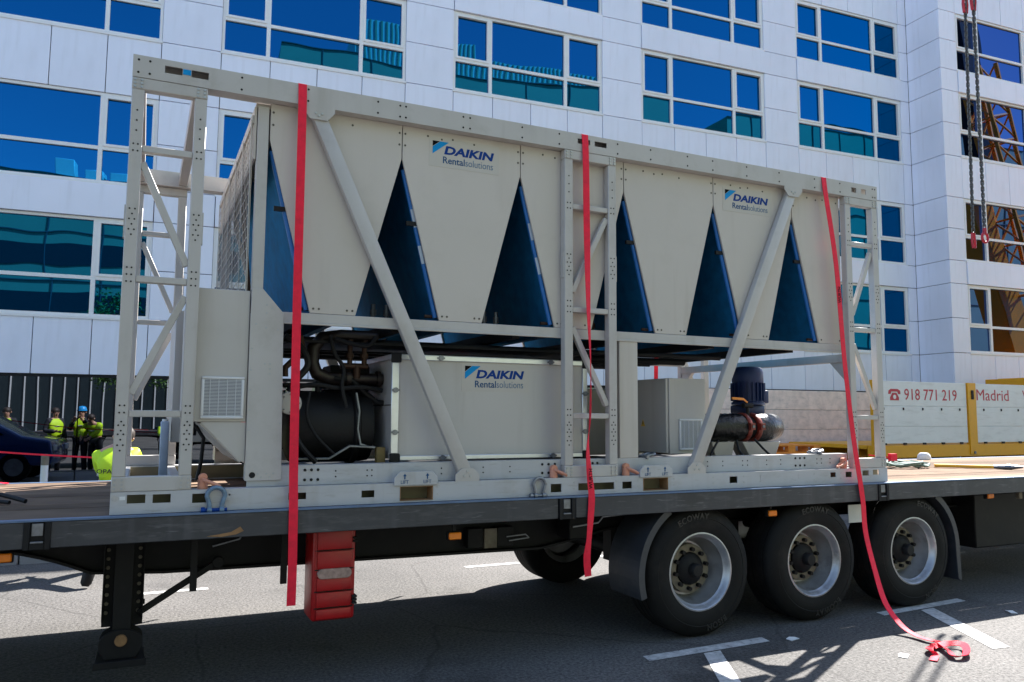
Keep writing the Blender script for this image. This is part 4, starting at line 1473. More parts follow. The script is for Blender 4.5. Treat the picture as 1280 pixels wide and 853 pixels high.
# ---- salmon lashing rings on the base rail
def ring(x, y, lean):
    a = MB()
    a.cyl((x, y, RH), (x, y, RH + 0.055), 0.028, 14)
    a.lathe([(0.0, -0.016), (0.024, -0.016), (0.026, 0.0), (0.024, 0.016), (0.0, 0.016)], (x, y, RH + 0.065), (0, 1, 0), 14)
    p = a.build('lashing_eye', SALMON, chl)
    b = MB()
    pts = []
    for i in range(14):
        t = 2*math.pi*i/14
        u, v = 0.045*math.cos(t), 0.05*math.sin(t)
        pts.append((x + lean*(0.045 + u), y - 0.02 + v*0.5, RH + 0.055 - (0.045 + u)*0.45))
    b.tube(pts, 0.010, 8, closed=True)
    b.build('lashing_link', SALMON, p)
ring(0.475, 0.05, 1)
ring(2.775, 0.035, 1)
ring(3.375, 0.035, 1)
ring(5.57, 0.035, -1)

# ================================================================== STRAPS, SHACKLES, LOOSE GEAR
def ribbon(pts, w, th=0.004):
    # pts: (x, y, z, angle): angle turns the width direction from +X towards +Y
    mb = MB()
    vs, fs = [], []
    n = len(pts)
    P = [Vector(p[:3]) for p in pts]
    for i, p in enumerate(pts):
        t = (P[min(i + 1, n - 1)] - P[max(i - 1, 0)]).normalized()
        wd = Vector(p[4]) if len(p) > 4 else Vector((math.cos(p[3]), math.sin(p[3]), 0))
        wd = (wd - t*wd.dot(t)).normalized()
        nn = t.cross(wd)
        for a, b in ((-1, -1), (1, -1), (1, 1), (-1, 1)):
            vs.append(P[i] + wd*a*w/2 + nn*b*th/2)
    for i in range(n - 1):
        for k in range(4):
            l = (k + 1) % 4
            fs.append((i*4 + k, i*4 + l, i*4 + 4 + l, i*4 + 4 + k))
    fs += [(0, 1, 2, 3), tuple((n - 1)*4 + k for k in (3, 2, 1, 0))]
    mb.add(vs, fs)
    return mb
HT = ZB + H_ + 0.004
back_part = [(2.56, ZB - 0.3), (2.52, ZB + 0.3), (2.475, ZB + 1.6), (2.45, HT - 0.02)]
def strap(x, front, label, word_z=None):
    pts = [(x, y, z, 0) for y, z in back_part] + [(x, 2.43, HT, 0), (x, 1.2, HT - 0.003, 0), (x, 0.01, HT, 0)]
    pts2 = [(x, -0.004, HT - 0.006, 0)] + front
    path = pts + interp(pts2, 5)
    o = ribbon(path, 0.052).build('lashing_strap', RED)
    tag(o, label, 'strap', 'red lashing straps over the chiller')
    return o
s1 = strap(0.962, [(0.963, -0.016, ZB + 2.45, 0), (0.964, -0.022, ZB + 1.9, 0), (0.967, -0.025, ZB + 1.1, 0.05), (0.973, -0.040, ZB + 0.3, -0.05), (0.975, -0.070, ZB + 0.0, 0), (0.976, -0.074, ZB - 0.14, 0), (0.979, -0.072, ZB - 0.35, 0.1), (0.978, -0.072, ZB - 0.56, 0)],
      'red lashing strap hanging over the front left of the chiller beside the red box')
s2 = strap(3.012, [(3.013, -0.016, ZB + 2.45, 0), (3.018, -0.02, ZB + 1.9, 0.0), (3.027, -0.025, ZB + 1.3, 0.55), (3.035, -0.04, ZB + 0.9, 1.0), (3.022, -0.05, ZB + 0.55, 1.25), (3.0, -0.055, ZB + 0.33, 0.7), (3.015, -0.05, ZB + 0.15, 0.25), (3.022, -0.068, ZB + 0.0, 0.05), (3.01, -0.076, ZB - 0.14, 0.1), (2.992, -0.08, ZB - 0.30, 0.35), (2.976, -0.08, ZB - 0.42, -0.1), (2.985, -0.08, ZB - 0.55, 0)],
      'red lashing strap hanging twisted down the middle tower of the chiller')
x3 = 5.405
pts = [(x3, y, z, 0) for y, z in back_part] + [(x3, 2.43, HT, 0), (x3, 1.2, HT - 0.003, 0), (x3, 0.01, HT, 0)]
front = [(x3, -0.004, HT - 0.006, 0), (5.412, -0.018, ZB + 2.45, 0), (5.49, -0.03, ZB + 1.87, 0), (5.547, -0.035, ZB + 1.04, 0.05), (5.599, -0.05, ZB + 0.43, 0.0), (5.634, -0.078, ZB + 0.02, 0), (5.652, -0.085, ZB - 0.16, 0), (5.63, -0.12, ZB - 0.40, 0.0),
         (5.585, -0.24, ZB - 0.69, 0.0), (5.52, -0.38, ZB - 0.90, -0.1), (5.50, -0.53, ZB - 1.03, -0.1), (5.49, -0.66, 0.026, 0.0), (5.48, -0.76, 0.022, 0.1), (5.50, -0.84, 0.02, 0.3),
         (5.43, -0.90, 0.024, 0.5), (5.30, -0.93, 0.03, 0.2), (5.23, -0.98, 0.03, 0.6), (5.20, -1.04, 0.012, 1.2), (5.10, -1.10, 0.008, 1.5)]
o = ribbon(pts + interp(front, 6), 0.052).build('lashing_strap', RED)
tag(o, 'red lashing strap slanting down past the rearmost tyres onto the road', 'strap', 'red lashing straps over the chiller')
s3 = o
tail = interp([(5.46, -0.86, 0.036, 0), (5.40, -0.95, 0.045, 0.4), (5.33, -1.06, 0.04, 0.9), (5.27, -1.13, 0.035, 1.2), (5.33, -1.16, 0.04, 1.6), (5.42, -1.12, 0.045, 2.0), (5.52, -1.04, 0.05, 2.2), (5.55, -0.98, 0.05, 2.6), (5.50, -0.93, 0.045, 3.0), (5.38, -0.92, 0.04, 3.1)], 5)
tv = []
for i, p in enumerate(tail):
    q, r_ = Vector(tail[max(i - 1, 0)][:3]), Vector(tail[min(i + 1, len(tail) - 1)][:3])
    t_ = (r_ - q).normalized()
    h_ = t_.cross(Vector((0, 0, 1))).normalized()
    tv.append((p[0], p[1], p[2] - 0.012, 0, tuple(h_*0.9 + Vector((0, 0, 0.42)))))
o2 = ribbon(tv, 0.05).build('loop', RED, s3)
for so, zc, xx, yy in ((s2, ZB + 0.115, 3.017, -0.0645), (s3, ZB + 1.60, 5.511, -0.0385)):
    text_fit('WURTH', 'strap_lettering', DBLACK, so, xx - 0.014, xx + 0.014, zc - 0.07, zc + 0.07, yy, bold=0.012, vertical=True)

def shackle(x, z, y, m, label, s=1.0, pin=None):
    a = MB()
    pts = [(0.030, -0.045), (0.031, -0.02), (0.040, 0.01)]
    arc = [(0.044*math.cos(t), 0.02 + 0.044*math.sin(t)) for t in [math.pi*i/8 for i in range(9)]]
    path = pts + arc + [(-0.040, 0.01), (-0.031, -0.02), (-0.030, -0.045)]
    a.tube([(p[0]*s, 0, p[1]*s) for p in path], 0.0115*s, 8)
    for sx in (-1, 1): a.lathe([(0.0, -0.011*s), (0.018*s, -0.011*s), (0.018*s, 0.011*s), (0.0, 0.011*s)], (0.030*s*sx, 0, -0.05*s), (1, 0, 0), 12)
    o = a.build('bow_shackle', m)
    b = MB()
    b.cyl((-0.055*s, 0, -0.05*s), (0.055*s, 0, -0.05*s), 0.010*s, 10)
    b.cyl((-0.07*s, 0, -0.05*s), (-0.052*s, 0, -0.05*s), 0.016*s, 8)
    b.build('shackle_pin', pin or m, o)
    o.location = (x, y, ZB + z)
    tag(o, label, 'shackle')
    return o
shackle(0.545, 0.062, -0.022, BLUEG, 'worn blue bow shackle on the base rail near the left end', 1.12, MATS['decal_blue'])
shackle(2.635, 0.062, -0.022, GREYM, 'dark steel bow shackle on the base rail left of the middle tower', 1.05)
for x, y, z, rz, lb in ((3.62, 0.12, 0.262, 0.3, 'small dark shackle lying on the base rail beside the pump cabinet'), (5.36, 0.13, 0.265, 0.5, 'dark shackle lying on the base rail near the right end tower')):
    o = shackle(x, z, y, GREYM, lb, 1.0)
    o.rotation_euler = (R(78), 0, R(80) + rz)
# hydraulic post standing on the deck inside the left tower
hp = thing('jack_post', 'pale blue steel post standing on the deck inside the left tower', 'post', (0.29, 1.25, ZB + 0.0))
a = MB()
a.box(-0.028, 0.028, -0.028, 0.028, 0.10, 0.50)
a.build('tube', POST, hp, 0.008, 2)
a = MB()
a.box(-0.075, 0.075, -0.06, 0.06, 0.0, 0.014)
a.prism([(-0.06, 0.0142), (0.06, 0.0142), (0.03, 0.12), (-0.03, 0.12)], -0.035, -0.029)
a.prism([(-0.06, 0.0142), (0.06, 0.0142), (0.03, 0.12), (-0.03, 0.12)], 0.029, 0.035)
a.build('base_bracket', POST, hp, 0.003)
MB().cyl((0, 0, 0.50), (0, 0, 0.515), 0.02, 10).build('top_cap', PAPER, hp)
# loose gear on the deck
def coil_of_rope(x, y, label):
    a = MB()
    pts = []
    rnd = random.Random(3)
    for i in range(60):
        t = i*0.55
        r = 0.16 + 0.05*math.sin(t*1.7) + rnd.uniform(-0.02, 0.02)
        pts.append((r*1.6*math.cos(t), r*0.8*math.sin(t), 0.015 + 0.01*(i % 5) + rnd.uniform(0, 0.012)))
    a.tube(pts, 0.012, 6)
    o = a.build('rope_coil', ROPE)
    o.location = (x, y, ZB)
    return tag(o, label, 'rope')
coil_of_rope(7.85, 1.25, 'tangled grey green rope coil on the deck beside the right end of the chiller')
a = MB()
a.box(-0.05, 0.05, -0.02, 0.02, 0.07, 0.15)
a.bar((-0.35, 0.02, 0.14), (-0.05, 0.0, 0.11), 0.015, 0.01)
o = a.build('ratchet_tensioner', RED)
o.location = (7.78, 1.35, ZB)
tag(o, 'red ratchet tensioner lying on the rope coil', 'ratchet')
g_ = thing('crowbar', 'yellow handled crowbar lying on the deck at the far right', 'tool', (8.5, 0.85, ZB), R(-48))
a = MB()
a.tube([(-0.42, 0.0, 0.022), (0.15, 0.0, 0.022)], 0.020, 8)
a.tube([(-0.42, 0.06, 0.022), (-0.05, 0.04, 0.022), (0.12, 0.01, 0.022)], 0.018, 8)
a.build('yellow_grip', GLOVE, g_)
a = MB()
a.tube([(0.15, 0.0, 0.022), (0.3, -0.01, 0.025), (0.42, -0.03, 0.03)], [0.02, 0.03, 0.012], 8)
a.build('steel_claw', GREYM, g_)
a = MB()
a.lathe([(0.0, 0.09), (0.05, 0.085), (0.075, 0.06), (0.085, 0.02), (0.085, 0.0), (0.0, 0.0)], (0, 0, 0), (0, 0, 1), 16)
o = a.build('deck_stud', PAPER)
o.location = (9.6, 2.35, ZB)
tag(o, 'small white dome shaped stud on the far edge of the deck', 'stud')
pl = thing('cutting_pliers', 'black handled cutters with cyan grips lying on the left end of the deck', 'pliers', (-0.56, 0.80, ZB), R(-30))
a = MB()
a.tube([(-0.22, 0.02, 0.05), (-0.08, 0.015, 0.055), (0.05, 0.0, 0.03), (0.10, -0.01, 0.02)], 0.014, 8)
a.tube([(-0.22, -0.05, 0.03), (-0.08, -0.03, 0.02), (0.02, -0.04, 0.015)], 0.012, 8)
a.build('handle', BLACK, pl)
a = MB()
a.box(-0.24, -0.10, -0.035, 0.01, 0.004, 0.03)
a.build('grip', DCYAN, pl, 0.006)
a = MB()
a.box(-0.10, -0.05, -0.04, 0.0, 0.004, 0.02)
a.build('jaw', REDPLASTIC, pl, 0.004)
rs = ribbon(interp([(-2.6, 2.2, ZB + 0.004, 1.57), (-1.6, 2.30, ZB + 0.012, 1.57), (-1.0, 2.38, ZB + 0.02, 1.5), (-0.78, 2.36, ZB + 0.006, 1.57)], 6), 0.05).build('loose_strap', RED)
tag(rs, 'loose red strap lying along the far left edge of the deck', 'strap')

# ================================================================== BACKGROUND THINGS
# board-marked concrete wall
wl = thing('concrete_wall', 'weathered pinkish concrete wall with horizontal board joints behind the pump', 'wall', (9.6, 8.95, 0))
for r_ in range(5):
    for k in range(2):
        piece('concrete_course', (3.39, 0.22, 0.446), (k*3.40 + 0.003, random.uniform(-0.006, 0.006), 0.003 + r_*0.452), CONC, wl, 0.006)
MB().box(0.0, 6.8, 0.03, 0.19, 0.0, 2.25).build('wall_core', CORE, wl)
# stack of pallets
pme = None
for k in range(8):
    if pme is None:
        p = MB()
        for i in range(5): p.box(-0.6, 0.6, -0.4 + i*0.175, -0.4 + i*0.175 + 0.1, 0.122, 0.144)
        for x in (-0.6, -0.0725, 0.455): p.box(x, x + 0.145, -0.4, 0.4, 0.1, 0.1215)
        for x in (-0.6, -0.0725, 0.455):
            for y in (-0.4, -0.07, 0.3): p.box(x, x + 0.145, y, y + 0.1, 0.0225, 0.0995)
        for y in (-0.4, -0.07, 0.3): p.box(-0.6, 0.6, y, y + 0.1, 0, 0.022)
        pme = p.mesh('wooden_pallet')
        pme.materials.append(PALLET)
    o = bpy.data.objects.new('wooden_pallet', pme)
    col.objects.link(o)
    o.location = (10.45 + random.uniform(-0.02, 0.02), 5.9 + random.uniform(-0.02, 0.02), 0.001 + k*0.1455)
    o.rotation_euler = (0, 0, R(-6) + random.uniform(-0.03, 0.03))
    tag(o, ('topmost' if k == 7 else 'hidden lower') + ' orange wooden pallet of the stack behind the pump' if k in (7,) else 'lower orange wooden pallet in the stack behind the pump', 'pallet', 'stacked orange pallets')
# yellow dropside lorry
ly = thing('dropside_lorry', 'yellow dropside lorry with white side boards parked behind the trailer', 'lorry', (13.55, 6.5, 0))
def dropside(x0, x1):
    t = MB().box(x0, x1, 0.012, 0.03, 1.11, 2.40).build('dropside', DROPW, ly)
    for z0, z1 in ((1.11, 1.46), (1.465, 1.88), (1.885, 2.40)):
        MB().box(x0 + 0.004, x1 - 0.004, 0.0, 0.035, z0, z1).build('side_board', DROPW, t, 0.006)
    q = MB()
    for k in range(5):
        x = x0 + 0.25 + k*(x1 - x0 - 0.5)/4
        q.box(x - 0.012, x + 0.012, -0.02, -0.001, 1.80, 1.85)
        q.box(x - 0.04, x + 0.04, -0.03, -0.001, 1.085, 1.125)
    stuff(q.build('hooks_and_hinges', DARK, t))
    return t
d1 = dropside(0.06, 2.90)
d2 = dropside(3.20, 6.1)
for x in (0.0, 2.92, 6.12):
    a = MB()
    a.box(x, x + 0.05 if x == 0 else x + 0.26, -0.03, 0.06, 0.86, 2.41)
    sp = a.build('stake_post', YELLOW, ly, 0.006)
    if x == 2.92:
        MB().box(x + 0.09, x + 0.17, -0.045, -0.031, 2.05, 2.25).build('post_latch', DARK, sp, 0.004)
        MB().cyl((x + 0.13, -0.05, 0.9), (x + 0.13, -0.031, 0.9), 0.03, 10).build('post_pin', GREYM, sp)
a = MB()
a.box(-0.02, 6.4, -0.01, 0.14, 0.82, 1.075)
a.box(-0.02, 6.4, 0.15, 2.3, 1.0, 1.08)
a.build('load_bed', YELLOW, ly, 0.006)
a = MB()
a.box(0.1, 6.3, 0.5, 0.62, 0.55, 0.98)
a.box(0.1, 6.3, 1.6, 1.72, 0.55, 0.98)
a.build('chassis_rail', YELLOW, ly)
for x0 in (0.9, 1.35, 2.6, 3.3, 3.7, 4.5, 5.2):
    a = MB()
    a.box(x0, x0 + 0.3, 0.2, 0.45, 0.55 + 0.05*(x0 % 1), 0.80)
    a.build('underbody_box', YELLOW if int(x0*10) % 2 else DARK, ly, 0.01)
hb = MB().box(6.9, 7.0, 0.1, 2.25, 1.08, 2.66).build('headboard', YELLOW, ly, 0.01)
for x, y, s in ((2.15, 0.02, 1), (2.15, 2.28, -1), (8.3, 0.02, 1), (8.3, 2.28, -1)):
    w_ = MB()
    w_.lathe([(0.27, 0.05), (0.30, 0.0), (0.44, 0.0), (0.49, 0.05), (0.49, 0.25), (0.44, 0.3), (0.27, 0.28)], (x, y + 0.03*s, 0.49), (0, s, 0), 40)
    wo = w_.build('wheel', RUBBER, ly)
    w_ = MB()
    w_.lathe([(0.285, 0.02), (0.26, 0.06), (0.23, 0.15), (0.0, 0.16)], (x, y + 0.03*s, 0.49), (0, s, 0), 32)
    w_.build('rim', RIM, wo)
    g1 = MB()
    n = 14
    o_ = [(x + 0.58*math.cos(math.pi*i/n), 0.49 + 0.58*math.sin(math.pi*i/n)) for i in range(n + 1)]
    i_ = [(x + 0.555*math.cos(math.pi*i/n), 0.49 + 0.555*math.sin(math.pi*i/n)) for i in range(n + 1)]
    g1.prism(o_ + i_[::-1], y - 0.02*s, y + 0.4*s)
    if x < 5: g1.build('mudguard', POST, ly)
cb = MB()
cb.prism([(7.35, 0.5), (9.4, 0.5), (9.4, 1.5), (9.15, 2.6), (7.35, 2.7)], 0.05, 2.25)
cabo = cb.build('cab', YELLOW, ly, 0.05, 3)
MB().prism([(7.9, 1.6), (9.1, 1.6), (8.95, 2.4), (7.9, 2.4)], 0.035, 0.049).build('side_window', GLASSD, cabo)
MB().prism([(7.9, 1.6), (9.1, 1.6), (8.95, 2.4), (7.9, 2.4)], 2.251, 2.265).build('side_window', GLASSD, cabo)
# painted telephone number and town
def txt2(s, x0, x1, z0, z1, par, bold=0.0):
    return text_fit(s, 'painted_lettering', REDPAINT, par, x0, x1, z0, z1, -0.001, bold=bold, th=0.002)
txt2('918 771 219', 0.945, 2.58, 2.01, 2.245, d1, 0.004)
txt2('Madrid', 3.235, 4.345, 2.03, 2.275, d2, 0.0)
txt2('V', 4.84, 5.06, 2.03, 2.275, d2, 0.0)
a = MB()
px0, pz0 = 0.47, 2.0
a.prism([(px0 + 0.05, pz0), (px0 + 0.31, pz0), (px0 + 0.31, pz0 + 0.06), (px0 + 0.24, pz0 + 0.155), (px0 + 0.12, pz0 + 0.155), (px0 + 0.05, pz0 + 0.06)], -0.004, -0.001)
a.prism([(px0, pz0 + 0.13), (px0 + 0.07, pz0 + 0.13), (px0 + 0.09, pz0 + 0.18), (px0 + 0.27, pz0 + 0.18), (px0 + 0.29, pz0 + 0.13), (px0 + 0.36, pz0 + 0.13), (px0 + 0.35, pz0 + 0.20), (px0 + 0.28, pz0 + 0.235), (px0 + 0.08, pz0 + 0.235), (px0 + 0.01, pz0 + 0.20)], -0.004, -0.001)
ph = a.build('telephone_symbol', REDPAINT, d1)
a = MB()
a.lathe([(0.0, 0.0), (0.045, 0.0), (0.045, 0.002), (0.0, 0.002)], (px0 + 0.18, -0.0065, pz0 + 0.07), (0, 1, 0), 16)
a.build('dial', DROPW, ph)
# pair of lifting chains
CHC = Vector((8.48, 0.70, 0))
lk = MB()
pts = []
for (cx_, cz_, a0) in ((0, 0.017, 0), (0, -0.017, math.pi)):
    for i in range(7):
        t = a0 + math.pi*i/6
        pts.append((0.014*math.cos(t), 0, cz_ + 0.013*math.sin(t)))
lk.tube(pts, 0.0068, 6, closed=True)
linkme = lk.mesh('chain_link')
linkme.materials.append(CHAINM)
def chain(top, bot, label, hook):
    top, bot = Vector(top), Vector(bot)
    t = thing('lifting_chain', label, 'chain', top, 0, 'pair of lifting chains')
    d = (bot - top)
    ln = d.length
    n = int(ln/0.036)
    dn = d.normalized()
    q0 = (-dn).to_track_quat('Z', 'Y')
    big = MB()
    for i in range(n):
        p = dn*(ln*i/n)
        o = None
        m4 = Matrix.Translation(p) @ q0.to_matrix().to_4x4() @ Matrix.Rotation(R(90)*(i % 2) + 0.4, 4, 'Z')
        vs = [m4 @ v.co for v in linkme.vertices]
        big.add(vs, [tuple(f.vertices) for f in linkme.polygons])
    big.smooth = True
    stuff(big.build('chain_links', CHAINM, t))
    h = MB()
    e = d
    if hook:
        ring_ = [(e.x + 0.05*math.sin(a_), e.y, e.z - 0.09 - 0.055*math.cos(a_)) for a_ in [2*math.pi*i/14 for i in range(14)]]
        h.tube(ring_, 0.015, 8, closed=True)
        h.cyl((e.x, e.y, e.z - 0.05), (e.x, e.y, e.z + 0.02), 0.022, 10)
    else:
        h.tube([(e.x - 0.02, e.y, e.z), (e.x - 0.025, e.y, e.z - 0.10), (e.x - 0.01, e.y, e.z - 0.17), (e.x + 0.025, e.y, e.z - 0.17), (e.x + 0.03, e.y, e.z - 0.1), (e.x + 0.015, e.y, e.z)], 0.013, 8)
    h.build('hook', MATS['hook_red'], t)
    h = MB()
    h.tube([(-0.02, 0, -0.12), (-0.035, 0, -0.02), (-0.02, 0, 0.10), (0.02, 0, 0.10), (0.035, 0, -0.02), (0.02, 0, -0.12)], 0.016, 8)
    h.build('shortener', MATS['hook_red'], t)
    return t
mat('hook_red', (0.42, 0.01, 0.03), 0.4, var=0.1)
chain((8.45, 0.70, 6.38), (8.66, 0.88, 3.76), 'left lifting chain with a narrow red end hanging before the right wing', False)
chain((8.55, 0.67, 6.42), (8.79, 0.83, 3.80), 'right lifting chain ending in an open red hook before the right wing', True)
# mobile crane, out of the picture to the right: its hook carries the chains, its booms mirror in the wing windows
cr = thing('mobile_crane', 'yellow mobile crane mirrored in the windows of the right wing', 'crane', (32.5, 1.0, 0))
a = MB()
a.box(-2, 8, -1.4, 1.4, 1.0, 1.9)
a.box(-1.5, 2.5, -1.3, 1.3, 1.9, 3.6)
a.build('carrier', CRANEY, cr, 0.05)
for x in (-1.2, 0.6, 5.0, 6.8):
    for y in (-1.4, 1.0):
        w_ = MB()
        w_.lathe([(0.0, 0.02), (0.3, 0.02), (0.3, 0.0), (0.58, 0.0), (0.62, 0.05), (0.62, 0.35), (0.58, 0.4), (0.0, 0.4)], (x, y, 0.62), (0, 1, 0), 28)
        w_.build('wheel', RUBBER, cr)
def lattice(p0, p1, w, n, m, name):
    p0, p1 = Vector(p0), Vector(p1)
    d = (p1 - p0).normalized()
    s1_ = d.cross(Vector((0, 1, 0))).normalized()
    s2_ = d.cross(s1_).normalized()
    a = MB()
    cs = [(s1_*i + s2_*j)*w/2 for i, j in ((-1, -1), (1, -1), (1, 1), (-1, 1))]
    for c_ in cs: a.bar(p0 + c_, p1 + c_, 0.14, 0.14, up=(0.3, 1, 0.2))
    for k in range(n):
        u, v = p0 + (p1 - p0)*(k/n), p0 + (p1 - p0)*((k + 1)/n)
        for i in range(4):
            a.bar(u + cs[i], v + cs[(i + 1) % 4], 0.07, 0.07, up=(0.3, 1, 0.2))
            a.bar(u + cs[i], u + cs[(i + 1) % 4], 0.07, 0.07, up=(0.3, 0.9, 0.3))
    return a.build(name, m, cr)
a = MB()
a.bar((1.7, 0.0, 2.2), (-1.5, 0.0, 12.0), 1.2, 1.1)
a.build('main_boom', CRANEY, cr, 0.04)
a = MB()
a.bar((1.0, -0.9, 11.6), (-1.9, -0.4, 25), 1.0, 0.9)
a.build('upper_boom', DARK, cr, 0.03)
lattice((1.2, 0.9, 7.0), (-1.4, 0.9, 16.5), 1.0, 9, CRANEY, 'lattice_mast')
lattice((-1.9, -0.4, 24.6), (-24.3, -0.28, 25.2), 0.9, 22, CRANEY, 'lattice_jib')
a = MB()
a.cyl((-24.0, -0.315, 25.0), (-24.0, -0.315, 7.0), 0.02, 6)
a.build('hoist_rope', CHAINM, cr)
a = MB()
a.box(-24.15, -23.85, -0.42, -0.21, 6.55, 7.0)
a.build('hook_block', CRANEY, cr, 0.04)
# bollard, tape, navy car by the shopfront
b_ = thing('bollard', 'white plastic marker post standing on the pavement at the far left', 'bollard', (-0.95, 6.75, 0.125))
a = MB()
a.lathe([(0.0, 0.0), (0.06, 0.0), (0.045, 0.03), (0.043, 0.86), (0.0, 0.86)], (0, 0, 0), (0, 0, 1), 16)
a.build('post', VENTW, b_)
a = MB()
a.lathe([(0.0, 0.861), (0.044, 0.861), (0.046, 0.98), (0.03, 1.0), (0.0, 1.0)], (0, 0, 0), (0, 0, 1), 16)
a.build('cap', HUBP, b_)
tp = ribbon([(-3.4 + i*0.2, 6.6 - i*0.055, 1.45 - 0.021*i - 0.05*math.sin(i/16*math.pi), 0, (0, 0.3, 1)) for i in range(17)], 0.02, 0.002).build('barrier_tape', RED)
tag(tp, 'thin red barrier tape strung past the pavement at the far left', 'tape')
car = thing('navy_car', 'dark navy car mirrored in the shopfront glass at the far left', 'car', (-4.15, 7.9, 0.125))
a = MB()
prof = [(-2.0, 0.35), (-2.05, 0.7), (-1.9, 0.92), (-1.2, 1.0), (-0.6, 1.40), (0.7, 1.45), (1.5, 1.0), (2.1, 0.9), (2.15, 0.55), (2.1, 0.35)]
a.prism(prof, -0.82, 0.82)
bo = a.build('body', CARP, car, 0.08, 3)
for y in (-0.835, 0.823):
    MB().prism([(-1.05, 1.02), (-0.5, 1.34), (0.62, 1.38), (1.2, 1.02)], y, y + 0.012).build('side_window', GLASSD, bo)
for x in (-1.35, 1.4):
    for y, s in ((-0.84, 1), (0.84, -1)):
        w_ = MB()
        w_.lathe([(0.0, 0.03), (0.19, 0.03), (0.2, 0.0), (0.29, 0.0), (0.32, 0.03), (0.32, 0.19), (0.0, 0.2)], (x, y, 0.32), (0, s, 0), 28)
        wo = w_.build('wheel', RUBBER, car)
        w_ = MB()
        w_.lathe([(0.0, 0.015), (0.06, 0.01), (0.19, 0.02), (0.2, 0.05)], (x, y - 0.002*s, 0.32), (0, s, 0), 24)
        w_.build('rim', RIM, wo)
for y in (-0.6, 0.6): MB().box(2.06, 2.16, y - 0.16, y + 0.16, 0.66, 0.80).build('headlight', VENTW, bo, 0.02)

